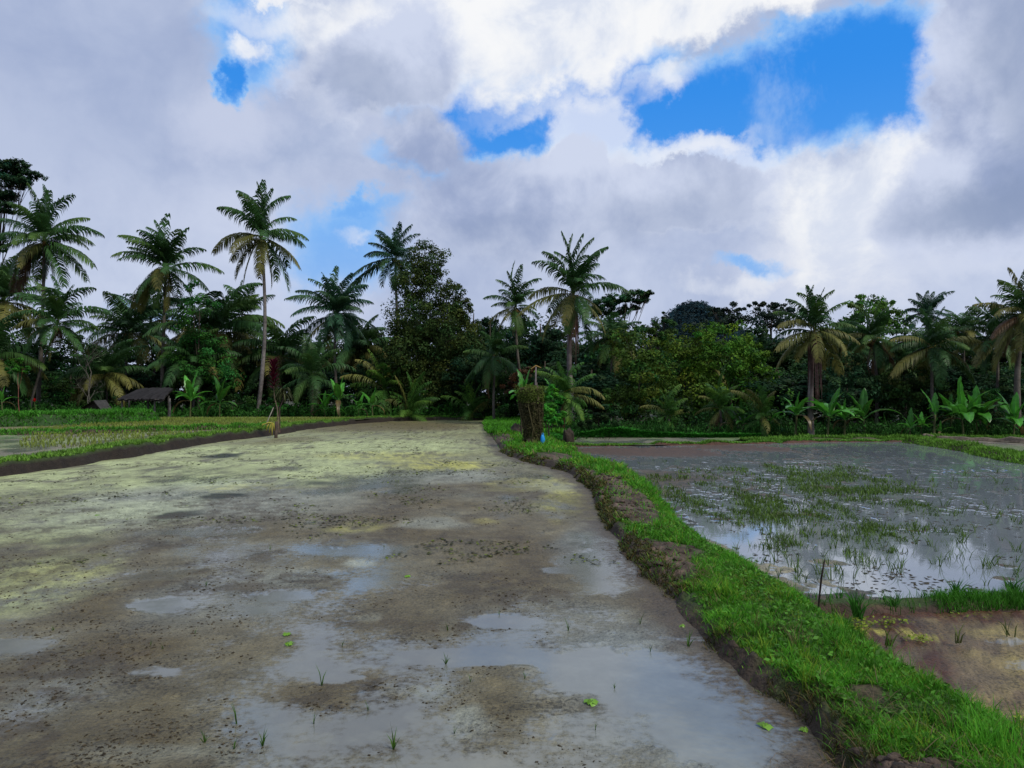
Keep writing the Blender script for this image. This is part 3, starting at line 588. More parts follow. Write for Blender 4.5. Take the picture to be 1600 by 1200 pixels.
GREENF = np.array([.034, .090, .026]); YELF = np.array([.16, .145, .040]); BRNF = np.array([.12, .07, .035]); TEAL = np.array([.026, .078, .040])
def palm(label, hub, base, d, tips=None, R=75, n=26, seed=0, yellow=.25, group=None, green=GREENF, nuts=True, tr=None, name='coconut_palm', skirt=0, parts=True, trunk_col=(.10, .088, .075), fill=9, mid=None, m=46):
    """hub/base: surveyed pixels of the crown centre and the foot; d: distance"""
    global rng
    keep = rng; rng = np.random.default_rng(1000 + seed)
    k = d / F
    b = at(base[0], base[1], d); b[2] = gz(b[0], b[1]) ; h = at(hub[0], hub[1], d) - b
    t = thing(name, b, label, 'palm tree' if name == 'coconut_palm' else 'young palm', group)
    H = h[2]; s = np.linspace(0, 1, 16)
    bow = (rng.random() - .5) * .09 * H if mid is None else mid * k
    Pm = np.stack([h[0] * s ** 1.2 + bow * np.sin(PI * s), 0 * s, -.2 + (H + .1) * s], 1)
    r0 = tr if tr else max(.10, min(.17, H * .012)); R0 = np.linspace(r0 * 1.25, r0 * .75, 16); R0[0] *= 1.5
    cc = np.asarray(trunk_col)[None] * (.65 + .7 * rng.random((16, 1)))
    if H > 1.0:
        mt = MB(); tube(mt, Pm, R0, 9, cc, jit=.12); mt.build('trunk', M_bark, t, smooth=True)
    hub3 = h.copy()
    fr = []
    if tips:
        for i, tp in enumerate(tips):
            dx, dy = tp[0] * k, -tp[1] * k; kind = tp[2] if len(tp) > 2 else 'g'
            Lc = math.hypot(dx, dy) * (.95 + .12 * rng.random()); ang = math.atan2(dy, abs(dx) + 1e-6)
            dep = rng.normal() * .35; az = (0 if dx >= 0 else PI) + dep
            dr = math.radians((48 + 34 * rng.random()) if ang > -.3 else 40) * (1.0 if abs(ang) < 1.2 else .45)
            fr.append((az, ang + dr * .42, dr, Lc * 1.08, kind))
        Lm = np.mean([f[3] for f in fr])
        fill += 5
        for i in range(fill):
            az = (1 if i % 2 else -1) * PI / 2 + rng.normal() * .5; e = math.radians(75 - 120 * (i / fill)) + rng.normal() * .1
            fr.append((az, e, math.radians(65), Lm * .95, 'y' if rng.random() < yellow and e < .1 else 'g'))
    else:
        for i in range(n):
            e = math.radians(84 - 125 * (i / n) ** .9); az = i * 2.39996 + rng.normal() * .2
            fr.append((az, e, math.radians(50 + 30 * rng.random()), R * k * (.9 + .25 * rng.random()) * 1.15, 'y' if (e < .25 and rng.random() < yellow * 2) else 'g'))
    mbs = MB()
    for az, e0, dr, L, kind in fr:
        jit = .75 + .5 * rng.random()
        col = green * jit; tip = None; hang = .55
        if kind == 'y': col = (YELF * .55 + green * .45) * jit; tip = YELF * 1.1; hang = .7
        elif kind == 'b': col = BRNF * jit; hang = 1.3; tip = BRNF * .6
        elif rng.random() < .35: tip = green * [2.4, 1.6, 1]
        target = MB() if parts else mbs
        frond(target, hub3 + rng.normal(size=3) * .08, az, e0, dr, L, col, m=m, tipcol=tip, hang=hang * (.8 + .7 * rng.random()), twist=rng.normal() * .22, tear=.03 + .2 * rng.random() ** 2)
        if parts: target.build('frond', M_frond, t)
    if not parts: mbs.build('crown', M_frond, t)
    if nuts and H > 2:
        mn = MB()
        for i in range(9):
            a = rng.random() * 2 * PI; c = hub3 + [math.cos(a) * .32, math.sin(a) * .32, -.25 - .35 * rng.random()]
            q = np.linspace(-1, 1, 5); tube(mn, np.stack([0 * q + c[0], 0 * q + c[1], c[2] + q * .17], 1), .15 * np.sqrt(1.02 - q ** 2), 6, np.array([.13, .085, .03]) * (.5 + rng.random()))
        mn.build('coconut_cluster', M_bark, t, smooth=True)
    if skirt:
        ms = MB(); q = 60; a = rng.random(q) * 2 * PI
        B = hub3 + np.stack([np.cos(a) * .3, np.sin(a) * .3, -.3 - rng.random(q) * skirt * .35], 1)
        V = np.stack([B - [.05, 0, 0], B + [.05, 0, 0], B + np.stack([np.cos(a) * .1 + .04, np.sin(a) * .1, -skirt * (.4 + .6 * rng.random(q))], 1)], 1)
        ms.add(V.reshape(-1, 3), None, np.arange(q * 3).reshape(-1, 3), np.repeat(np.array([[.075, .045, .04]]) * (.5 + rng.random((q, 1))), 3, 0)); ms.build('dead_leaf_skirt', M_bark, t)
    rng = keep
    return t
_palm = palm
def palm(*a, **k):
    if k.get('name') == 'young_palm': k.setdefault('green', np.array([.045, .125, .022]))
    return _palm(*a, **k)
palm('tall coconut palm at far left below the flat layered tree', (69, 376), (58, 645), 73, [(-22, -79), (-2, -84), (38, -70), (-33, -65), (12, -74), (85, -12), (62, 10), (81, 38), (70, 60), (47, 70), (-70, -34), (-72, -5), (-60, 20), (-39, 42), (-33, 83, 'b'), (-45, 72, 'b'), (12, 58, 'b'), (-15, 50), (0, 62)], seed=1, fill=10)
palm('leaning coconut palm with yellow lower fronds beside the bare tree', (90, 506), (44, 645), 69, [(-75, -45), (-73, -15, 'y'), (-38, 24, 'y'), (-10, 50, 'y'), (-8, -72), (54, -60), (84, -17), (-34, -60), (20, -60), (50, 10), (-60, 10, 'y'), (40, 40)], seed=2, fill=8, skirt=1.5)
palm('round crowned coconut palm with long trunk, third tall palm from left', (259, 419), (252, 640), 77, [(-70, -52), (-30, -67), (3, -75), (-14, -70), (30, -62), (52, -56), (58, -28), (80, 2), (67, 34), (-75, -11), (-77, 27), (-68, 53, 'y'), (-43, 62, 'y'), (0, 62, 'y'), (45, -45), (-50, -30), (35, 40), (20, 52)], seed=3, fill=10, mid=0)
palm('tallest slender coconut palm with bare grey trunk and orange lower fronds', (408, 370), (402, 652), 72, [(-72, -34), (-38, -72), (3, -81), (-8, -76), (16, -72), (39, -64), (52, -34), (80, 7), (58, 46, 'y'), (42, 77), (12, 70, 'y'), (-36, 58, 'y'), (-9, 56, 'y'), (-81, 22, 'y'), (-65, 31, 'y'), (-26, -58), (-20, 66, 'y')], seed=4, fill=5, mid=9, tr=.17, trunk_col=(.15, .135, .13))
palm('coconut palm partly hidden directly behind the tallest slender palm', (378, 492), (372, 640), 86, [(-30, -45), (0, -52), (28, -45), (50, -30), (60, -5), (62, 28), (-50, -20), (-55, 15), (-35, 42), (35, 45), (10, 50, 'y'), (48, 10)], seed=5, fill=8)
palm('wide dark coconut palm between the round palm and the tallest palm', (335, 520), (338, 645), 79, R=88, seed=6, n=28, parts=False)
palm('short full coconut palm standing alone right of the tallest palm', (526, 492), (532, 645), 76, [(-70, -19), (-39, -52), (-20, -62), (0, -69), (28, -61), (48, -47), (62, 20), (-70, 5), (-49, 51, 'y'), (11, 34, 'y'), (60, -15), (-58, -36), (62, -38), (-60, 25), (45, 40)], seed=7, fill=12, green=TEAL, skirt=2.0)
palm('coconut palm rising behind the big olive broadleaf tree', (618, 405), (640, 640), 84, [(-40, -26), (24, -53), (-2, -47), (37, -41), (-65, 32), (-41, 14), (-82, 70), (-48, -8), (12, -52), (-20, -38), (50, -10), (45, 30), (-30, -34)], seed=8, fill=8, green=TEAL)
palm('slightly leaning coconut palm left of the big centre palm', (805, 480), (828, 640), 62, [(-29, -42), (0, -62), (12, -60), (42, -45), (-51, -15), (-38, 20, 'y'), (-3, 40, 'y'), (36, 6), (-12, -52), (28, -30), (-40, -4), (28, 34), (-24, 38, 'y')], seed=9, fill=8)
palm('large centre coconut palm with brown bark skirt under its crown', (895, 458), (899, 655), 55, [(-45, -63), (-15, -92), (0, -84), (14, -86), (47, -69), (50, -48), (-67, -42), (80, -2), (-70, 2, 'y'), (-76, 30, 'y'), (-43, 66, 'y'), (41, 27, 'y'), (47, 57, 'y'), (29, 84), (30, -76), (-28, -70), (-58, 45, 'y'), (20, 50)], seed=10, fill=8, skirt=4.2, tr=.19, trunk_col=(.13, .11, .11))
palm('drooping dark coconut palm behind between the centre palms and olive tree', (775, 556), (772, 650), 60, [(-50, -10), (-30, -40), (25, -45), (48, -12), (50, 34), (32, 60), (-46, 40), (-20, 50, 'b'), (0, -50), (-8, 60, 'b')], seed=11, fill=6)
palm('right hand coconut palm with drooping yellow fronds in front of the dark wood', (1272, 516), (1268, 684), 42.6, [(-39, -50), (-23, -58), (0, -66), (12, -60), (29, -58), (42, -38), (62, -6), (56, 61, 'y'), (18, 55, 'y'), (-54, 61, 'y'), (-70, 28, 'y'), (-66, 0, 'y'), (40, 32, 'y'), (-36, 40, 'y'), (-10, -62), (-52, -30), (62, 20, 'y')], seed=12, fill=6, skirt=3.4, tr=.15, yellow=.5, trunk_col=(.14, .12, .11))
palm('coconut palm with reddish dead fronds below the bright tree top', (1364, 528), (1368, 672), 49, [(-26, -55), (0, -64), (25, -50), (-38, -22), (45, -10), (38, 18), (15, 53, 'y'), (-7, 55, 'b'), (2, 52, 'b'), (-28, 20), (12, -58), (-46, 2, 'y'), (30, 44, 'b')], seed=13, fill=8)
palm('broad coconut palm with long sideways fronds second from the right edge', (1456, 543), (1458, 676), 47, [(-72, 5), (-69, 41, 'y'), (-30, 32, 'y'), (74, -11, 'y'), (52, 52), (0, -65), (-14, -60), (18, -60), (68, 10), (-40, -25), (36, -34), (60, 30, 'y'), (-60, -8, 'y'), (-24, -50)], seed=14, fill=8)
palm('coconut palm with upright grey green top behind the broad right palm', (1448, 492), (1462, 660), 58, [(-30, -24), (0, -38), (12, -36), (36, -33), (-30, -12), (40, -5), (-14, -34), (30, 20), (-28, 24), (26, -38)], seed=15, fill=8, green=TEAL)
palm('tall yellowing coconut palm cut by the right picture edge', (1597, 492), (1592, 690), 45, [(-52, -50), (-17, -69, 'y'), (5, -72), (-55, 35, 'b'), (-36, 77, 'y'), (-60, 8, 'y'), (-62, -20, 'y'), (40, -50), (60, -10), (50, 40, 'y'), (-15, 70, 'y'), (-34, -58), (20, 60, 'y'), (-44, 55, 'y'), (-26, 62, 'b')], seed=16, fill=8, yellow=.6, tr=.17)
palm('coconut palm just left of the yellowing right edge palm', (1557, 528), (1550, 690), 49, [(-41, -49), (-22, -60), (-60, 25, 'y'), (-52, 45, 'y'), (0, -50), (30, -44), (50, 0), (-52, -14), (32, 42), (-20, 50), (-40, -30)], seed=17, fill=8)
palm('small distant coconut palm peeking left of the right edge palms', (1505, 515), (1505, 665), 62, R=42, seed=18, n=24, parts=False)
palm('low dark coconut palm in the gap left of the round crowned palm', (200, 520), (200, 645), 82, R=62, seed=19, n=26, parts=False)
palm('bluish coconut palm behind the trunk of the round crowned palm', (236, 505), (238, 645), 92, R=58, seed=20, n=24, parts=False, green=TEAL)
palm('dark coconut palm behind the tall palm at the left picture edge', (5, 470), (5, 645), 84, R=75, seed=21, n=26, parts=False)
palm('low coconut palm at the left picture edge with drooping fronds', (-12, 560), (-8, 648), 67, R=75, seed=22, n=26, parts=False, yellow=.3)
palm('short palm with arching yellowish fronds left of the olive tree', (600, 610), (604, 650), 72, [(-45, -52, 'y'), (-60, -20, 'y'), (-48, 12), (20, -60), (50, -40), (-20, -58), (55, 0), (40, 20)], seed=23, fill=6, m=30, name='young_palm', nuts=False)
palm('mid height palm behind between the tallest palm and the lone full palm', (440, 560), (442, 648), 80, R=72, seed=24, n=26, parts=False)
palm('palm in the shade just behind the red leaved plant', (488, 588), (486, 650), 68, [(-50, -45), (-28, -60), (0, -66), (28, -60), (52, -42), (62, -10), (-62, -14), (-50, 25), (48, 28), (-18, -62), (15, -50)], seed=25, fill=6, green=GREENF, nuts=False, m=30, name='young_palm', trunk_col=(.09, .055, .05))
palm('palm tuft showing above the mixed trees right of the centre palm', (958, 530), (960, 665), 62, R=48, seed=26, n=24, parts=False)
palm('palm crown half buried in the broadleaf mass right of centre', (1105, 570), (1105, 670), 58, R=40, seed=27, n=22, parts=False)
palm('dark palm behind the right hand yellow palm', (1322, 540), (1322, 665), 60, R=52, seed=28, n=24, parts=False)
palm('shaded palm low between the two broad right palms', (1410, 560), (1412, 665), 56, R=48, seed=29, n=24, parts=False)
palm('shaded palm left of the big olive tree', (560, 545), (562, 648), 88, R=60, seed=30, n=24, parts=False)
palm('shaded palm with pale fronds right of the thatched shelter', (300, 565), (302, 648), 72, R=58, seed=31, n=24, parts=False, yellow=.25)
palm('shaded palm with pale fronds above the open shelter', (165, 585), (165, 648), 74, R=60, seed=32, n=24, parts=False, yellow=.25)
# young stemless palms at the wood edge
palm('stemless young palm with tall fronds at the wood edge under the olive tree', (640, 650), (640, 654), 66.0, [(-20, -62, 'y'), (-4, -66), (10, -58), (30, -48), (46, -26), (-30, -30), (-42, -24, 'y'), (20, -60)], seed=41, fill=5, nuts=False, name='young_palm', m=30)
palm('stemless young palm with upright fan left of the stump', (737, 648), (737, 654), 67.0, [(-10, -50), (4, -58), (16, -52), (-30, -36), (-48, -30), (34, -22, 'y'), (44, -14, 'y'), (-18, -44)], seed=42, fill=4, nuts=False, name='young_palm', m=28)
palm('big young palm with yellow arching fronds right behind the stump', (884, 618), (878, 668), 42.5, [(-50, -36), (-28, -42), (-10, -50), (10, -48), (26, -50), (46, -36), (62, 8, 'y'), (58, 20, 'y'), (40, -4, 'y'), (-56, -14), (-38, 18), (30, 30), (-20, -30)], seed=43, fill=6, nuts=False, name='young_palm', m=32, trunk_col=(.10, .05, .03), tr=.16)
palm('thin young palm with few fronds behind the strip paddy', (1045, 652), (1047, 672), 46, [(-42, -16, 'y'), (-24, -30), (-30, -8), (6, -38), (22, -50), (36, -10, 'y'), (-12, -40), (28, -28)], seed=44, fill=4, nuts=False, name='young_palm', m=28)
palm('young palm with tall centre frond and brown hanging leaves behind the strip paddy', (1125, 638), (1126, 672), 45, [(-40, -34), (-20, -44), (0, -60), (8, -62), (28, -34), (-38, 8, 'y'), (-28, 34, 'y'), (-10, 36, 'b'), (30, 10), (40, -18), (-30, -20, 'y')], seed=45, fill=4, nuts=False, name='young_palm', m=30)
palm('young palm with yellow curved fronds left of the right bananas', (1192, 652), (1192, 676), 44, [(-30, -46, 'y'), (-10, -50), (6, -48), (24, -40, 'y'), (30, -10), (-46, -40, 'y'), (-32, 14), (26, 16, 'y'), (-26, -26)], seed=46, fill=4, nuts=False, name='young_palm', m=28)

# broadleaf trees
OL = (.058, .080, .020); DG = (.028, .072, .018); MG = (.038, .085, .018); BG = (.024, .066, .026)
broadleaf('big olive broadleaf tree with two lobed crown at the centre of the wood', [(668, 412, 34, 36), (648, 440, 36, 40), (702, 465, 26, 34), (650, 500, 46, 48), (705, 520, 40, 44), (722, 480, 16, 20), (640, 560, 50, 50), (700, 585, 56, 48), (735, 560, 30, 45), (665, 600, 60, 42)], 73, (.044, .074, .018), .22, 1.5, base=675, limbs=8)
broadleaf('feathery bright green tree beside the round crowned palm', [(300, 458, 18, 22), (312, 482, 30, 20), (300, 520, 36, 26), (325, 545, 44, 28), (290, 570, 44, 26), (340, 590, 40, 22)], 71, (.034, .13, .022), .24, .6, base=310)
broadleaf('olive green broadleaf tree leaning over the strip paddy', [(985, 545, 42, 36), (1005, 590, 48, 44), (975, 620, 40, 40), (1020, 530, 26, 20)], 53, (.060, .115, .018), .22, .9, base=1000)
broadleaf('dense rounded tree with yellow green top in the right wood', [(1070, 535, 46, 30), (1050, 570, 48, 40), (1095, 560, 44, 36), (1070, 615, 60, 40)], 56, (.078, .145, .018), .22, .9, base=1070)
broadleaf('brightest green rounded tree in the right wood', [(1130, 528, 46, 26), (1165, 555, 34, 34), (1120, 565, 50, 36), (1180, 590, 38, 44), (1140, 620, 54, 40)], 54, (.070, .175, .018), .22, .9, base=1140)
broadleaf('small round crowned tree on the skyline right of the flat crowned tree', [(1040, 494, 13, 11), (1032, 512, 30, 14), (1000, 520, 30, 14)], 75, DG, .28, 1, base=1035)
broadleaf('bright green broadleaf top above the right palms', [(1358, 476, 34, 18), (1335, 490, 24, 18), (1388, 488, 26, 18), (1360, 505, 50, 24), (1410, 505, 24, 18)], 62, (.060, .15, .02), .24, 1, base=1362)
broadleaf('blue green shrubby tree right of the yellow fronded palm', [(1322, 580, 30, 34), (1340, 615, 40, 34), (1310, 625, 30, 34)], 48, BG, .2, 1, base=1325)
broadleaf('olive shrubby tree under the broad right palm', [(1420, 590, 36, 24), (1400, 615, 40, 28), (1450, 610, 34, 26), (1380, 605, 30, 26)], 48, (.045, .085, .018), .2, .9, base=1415)
broadleaf('low bright green shrub tree near the right edge', [(1535, 612, 24, 12), (1520, 625, 30, 14), (1550, 630, 24, 16)], 46, (.035, .11, .02), .2, .9, base=1530)
broadleaf('dark shrubby tree at the foot of the right edge palms', [(1570, 620, 34, 30), (1600, 600, 30, 40), (1550, 650, 40, 24)], 50, BG, .22, .9, base=1580)
broadleaf('tall tree with flat layered crown at the upper left corner', [(22, 257, 24, 8), (4, 262, 22, 9), (44, 273, 24, 7), (14, 284, 30, 9), (34, 282, 20, 6), (4, 304, 26, 7), (4, 324, 26, 8), (-26, 270, 26, 10), (-30, 300, 28, 10), (-2, 380, 16, 14), (4, 440, 22, 30)], 86, (.024, .065, .028), .26, 3.0, base=-22, up=.9, thin=.75)
broadleaf('flat crowned pale green tree behind the large centre palm', [(945, 474, 22, 9), (965, 466, 22, 7), (990, 460, 20, 6), (1008, 457, 15, 4), (1002, 470, 18, 4), (985, 480, 18, 4), (960, 486, 20, 7), (1012, 464, 10, 3), (930, 486, 18, 12)], 95, (.035, .10, .035), .26, 3.0, base=968, up=.9, thin=.7)
broadleaf('dark flat topped tree on the skyline at the right foot of the hill', [(1118, 488, 18, 12), (1145, 482, 20, 10), (1135, 505, 36, 20)], 125, (.018, .036, .024), .42, 1.2, base=1130, up=.8)
broadleaf('dark flat topped skyline tree behind the right yellow fronded palm', [(1178, 478, 18, 8), (1200, 474, 20, 7), (1222, 482, 20, 9), (1195, 500, 44, 18), (1245, 490, 20, 12)], 120, (.018, .036, .024), .42, 1.2, base=1200, up=.8)
broadleaf('brown twiggy bush behind the mossy stump', [(812, 592, 20, 15), (826, 582, 16, 11), (800, 606, 16, 12)], 45, (.060, .032, .016), .13, .9, base=818, name='twiggy_bush', cat='bush')
broadleaf('small tree with round green head and thin red stem at far left', [(27, 570, 18, 12), (20, 578, 14, 9), (36, 576, 12, 10)], 63, (.03, .13, .015), .18, 1, base=30, name='small_tree', trunk_col=(.16, .06, .05), thin=.45)
broadleaf('leafy green bush between the mossy stump and the big young palm', [(862, 622, 18, 20), (852, 645, 16, 18), (872, 650, 14, 16)], 40.5, (.045, .21, .02), .18, 2.0, base=862, name='leafy_bush', cat='bush')
broadleaf('low green bush right of the open shelter', [(372, 630, 30, 18), (350, 640, 20, 10)], 68, (.022, .07, .016), .2, .9, base=365, name='leafy_bush', cat='bush')
broadleaf('low green bush left of the red leaved plant', [(420, 634, 16, 13), (450, 640, 18, 10)], 66.5, (.022, .095, .016), .18, .9, base=425, name='leafy_bush', cat='bush')
broadleaf('dark bush just left of the big young palm base', [(925, 655, 30, 16), (950, 648, 24, 18)], 44, (.018, .048, .016), .18, .9, base=935, name='leafy_bush', cat='bush')

# background trees: three generated kinds, copied
protos = []
GB = 'broadleaf trees filling the shaded wood behind the palms'
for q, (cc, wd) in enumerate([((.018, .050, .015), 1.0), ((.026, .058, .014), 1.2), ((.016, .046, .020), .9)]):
    t = thing('shade_tree', (0, 0, 0), 'dark green broadleaf tree in the shaded mass behind the palms', 'tree', GB)
    mc = MB()
    for _ in range(9):
        a = rng.random() * 2 * PI; r = rng.random() ** .5 * .55 * wd
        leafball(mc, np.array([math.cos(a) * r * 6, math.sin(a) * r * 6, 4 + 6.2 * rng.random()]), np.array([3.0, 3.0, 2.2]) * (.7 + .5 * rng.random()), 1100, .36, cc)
    mc.build('crown', M_leaf, t)
    mt = MB(); tube(mt, [[0, 0, -.3], [.15, 0, 3], [0, .2, 6], [.1, 0, 10]], [.28, .22, .16, .06], 7, (.045, .038, .03), jit=.2)
    for _ in range(8):
        a = rng.random() * 2 * PI; z = 3.5 + rng.random() * 3; tube(mt, [[0, .1, z], [math.cos(a) * 1.4, math.sin(a) * 1.4, z + 1.6], [math.cos(a) * 2.6, math.sin(a) * 2.6, z + 2.4]], [.1, .06, .03], 5, (.045, .038, .03))
    mt.build('trunk', M_bark, t, smooth=True); protos.append(t)
used = [0, 0, 0]
def place_shade(px, top, d, q, sx=1.0):
    p = at(px, top, d); z = gz(p[0], p[1]); H = p[2] - z; s = H / 12.0
    sc = (sx * max(s, .75), sx * max(s, .75), s)
    if not used[q]: protos[q].location = (p[0], d, z); protos[q].scale = sc; protos[q].rotation_euler = (0, 0, px); used[q] = 1
    else: copy_thing(protos[q], (p[0], d, z), px * 1.7, sc)
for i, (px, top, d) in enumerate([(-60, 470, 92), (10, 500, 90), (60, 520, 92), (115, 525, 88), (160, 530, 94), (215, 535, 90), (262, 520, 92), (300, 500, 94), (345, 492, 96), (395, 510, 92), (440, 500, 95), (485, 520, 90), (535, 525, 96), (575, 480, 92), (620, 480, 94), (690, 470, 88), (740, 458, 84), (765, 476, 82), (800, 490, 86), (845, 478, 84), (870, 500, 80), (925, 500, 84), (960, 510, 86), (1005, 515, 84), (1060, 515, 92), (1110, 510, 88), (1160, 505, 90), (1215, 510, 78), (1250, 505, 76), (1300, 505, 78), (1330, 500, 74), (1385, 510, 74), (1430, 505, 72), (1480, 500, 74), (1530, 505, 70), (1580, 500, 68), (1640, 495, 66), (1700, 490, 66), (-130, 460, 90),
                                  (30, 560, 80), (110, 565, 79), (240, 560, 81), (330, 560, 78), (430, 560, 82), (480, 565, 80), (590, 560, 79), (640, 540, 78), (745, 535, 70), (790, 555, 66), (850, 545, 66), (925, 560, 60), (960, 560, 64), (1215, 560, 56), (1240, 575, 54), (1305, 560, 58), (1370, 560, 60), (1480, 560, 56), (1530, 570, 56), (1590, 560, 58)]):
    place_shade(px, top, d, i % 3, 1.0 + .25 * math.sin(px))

# undergrowth: shaded mass of leaves below the crowns
mb = MB()
for _ in range(620):
    px = -120 + 1900 * rng.random(); left = px < 860
    d = (70.5 + 12 * rng.random()) if left else (44.5 + 12 * rng.random())
    if left and px > 760: d = 62 + 10 * rng.random()
    back = _ > 330
    if back: d = d + (14 if left else 16)
    p = at(px, 600, d); z = gz(p[0], p[1]); h = (.8 + 3.2 * rng.random() ** 1.4) * (1 if left else .75) if not back else 3.5 + 4.5 * rng.random()
    r = np.array([1.4 + rng.random() + back, 1.2, h * .6])
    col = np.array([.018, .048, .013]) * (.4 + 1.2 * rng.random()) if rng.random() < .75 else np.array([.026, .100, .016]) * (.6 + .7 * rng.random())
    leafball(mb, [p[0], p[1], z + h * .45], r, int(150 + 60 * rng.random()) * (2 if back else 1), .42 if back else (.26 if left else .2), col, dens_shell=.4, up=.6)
tag(mb.build('undergrowth', M_leaf), 'dark shaded undergrowth filling the foot of the wood', 'undergrowth', kind='stuff')
mb = MB()
def weeds(px0, px1, d0, d1, n, h0, h1, size, col, blade=.5):
    px = px0 + (px1 - px0) * rng.random(n); d = d0 + (d1 - d0) * rng.random(n); X = (px - 800) / F * d
    Z = glevel(X, d); hh = (h0 + (h1 - h0) * rng.random(n)) * (.3 + 1.3 * fbm(X * .7, d * .3, 3, 150))
    c = np.array(col)[None] * (.35 + 1.0 * rng.random((n, 1))); k = rng.random(n) < blade
    blades(mb, np.stack([X, d, Z], 1)[k], hh[k] * 1.2, np.full(k.sum(), size * .16), c[k], .5)
    k = ~k; m = k.sum(); leaves(mb, np.stack([X, d, Z + hh * rng.random(n)], 1)[k], rng.normal(size=(m, 3)) * .5 + [0, -.3, .8], size * (.6 + .8 * rng.random(m)), size * (.35 + .3 * rng.random(m)), c[k] * 1.2)
weeds(-60, 800, 66.6, 71, 9000, .3, 1.3, .30, (.028, .105, .016), .35)
weeds(930, 1640, 43.2, 47, 9000, .25, .9, .2, (.026, .095, .016), .4)
weeds(860, 960, 40, 46, 1500, .3, .8, .18, (.02, .075, .015), .4)
weeds(1150, 1640, 42.8, 44, 2500, .1, .35, .12, (.05, .13, .02), .6)
tag(mb.build('edge_weeds', M_leaf), 'tangled low green weeds along the edge of the wood', 'weeds', kind='stuff')
# green creeper mat behind the strip paddy
mb = MB(); n = 16000; px = 858 + 330 * rng.random(n); d = 38.6 + 5.2 * rng.random(n)
d = np.where(px < 880, 36 + 7 * rng.random(n), np.maximum(d, 42.2)); X = (px - 800) / F * d
hump = .16 + .34 * np.exp(-((px - 965) / 45) ** 2) * (d > 41) + .18 * fbm(X * 1.2, d, 3, 160); Zg = np.maximum(glevel(X, d), -.27)
leaves(mb, np.stack([X, d, Zg + hump * rng.random(n) ** .4], 1), rng.normal(size=(n, 3)) * .6 + [0, -.2, 1], .10 + .1 * rng.random(n), .07 + .06 * rng.random(n), np.array([.028, .16, .016])[None] * (.35 + 1.0 * rng.random((n, 1))))
tag(mb.build('creeper_mat', M_leaf), 'bright green creeping plants behind the strip paddy right of the stump', 'creeper', kind='stuff')

# hill, with distance haze painted into its bluish colours
hc = at(1075, 478, 420)
gx = np.linspace(-260, 260, 60); X, Y = np.meshgrid(gx + hc[0] + 30, np.linspace(-120, 200, 40) + 420)
def hillz(X, Y): return (hc[2] - 14) * np.exp(-((X - hc[0]) / 27) ** 2 - ((Y - 430) / 90) ** 2) + 36 * np.exp(-((X - hc[0] - 55) / 60) ** 2 - ((Y - 460) / 90) ** 2) + 6 * fbm(X * .03, Y * .03, 3, 170) - 4
i = np.arange(39)[:, None] * 60 + np.arange(59)[None]
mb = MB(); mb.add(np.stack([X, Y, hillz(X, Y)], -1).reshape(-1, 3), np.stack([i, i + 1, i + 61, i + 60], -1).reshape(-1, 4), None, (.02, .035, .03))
tag(mb.build('hill', M_earth, smooth=True), kind='structure')
mb = MB()
for _ in range(2000):
    x = hc[0] + rng.normal() * 42 + 20; y = 340 + 110 * rng.random(); z = float(hillz(np.array(x), np.array(y)))
    if z < 24: continue
    leafball(mb, [x, y, z + 1.5], np.array([4, 4, 3.4]) * (.6 + .6 * rng.random()), 90, 1.1, np.array([.020, .048, .058]) * (.7 + .6 * rng.random()), up=.8)  # bluish leaf tint stands in for haze
tag(mb.build('wooded_hill', M_leaf), 'distant hill covered in dense forest, haze painted in as a bluish tint', 'forest', kind='stuff')

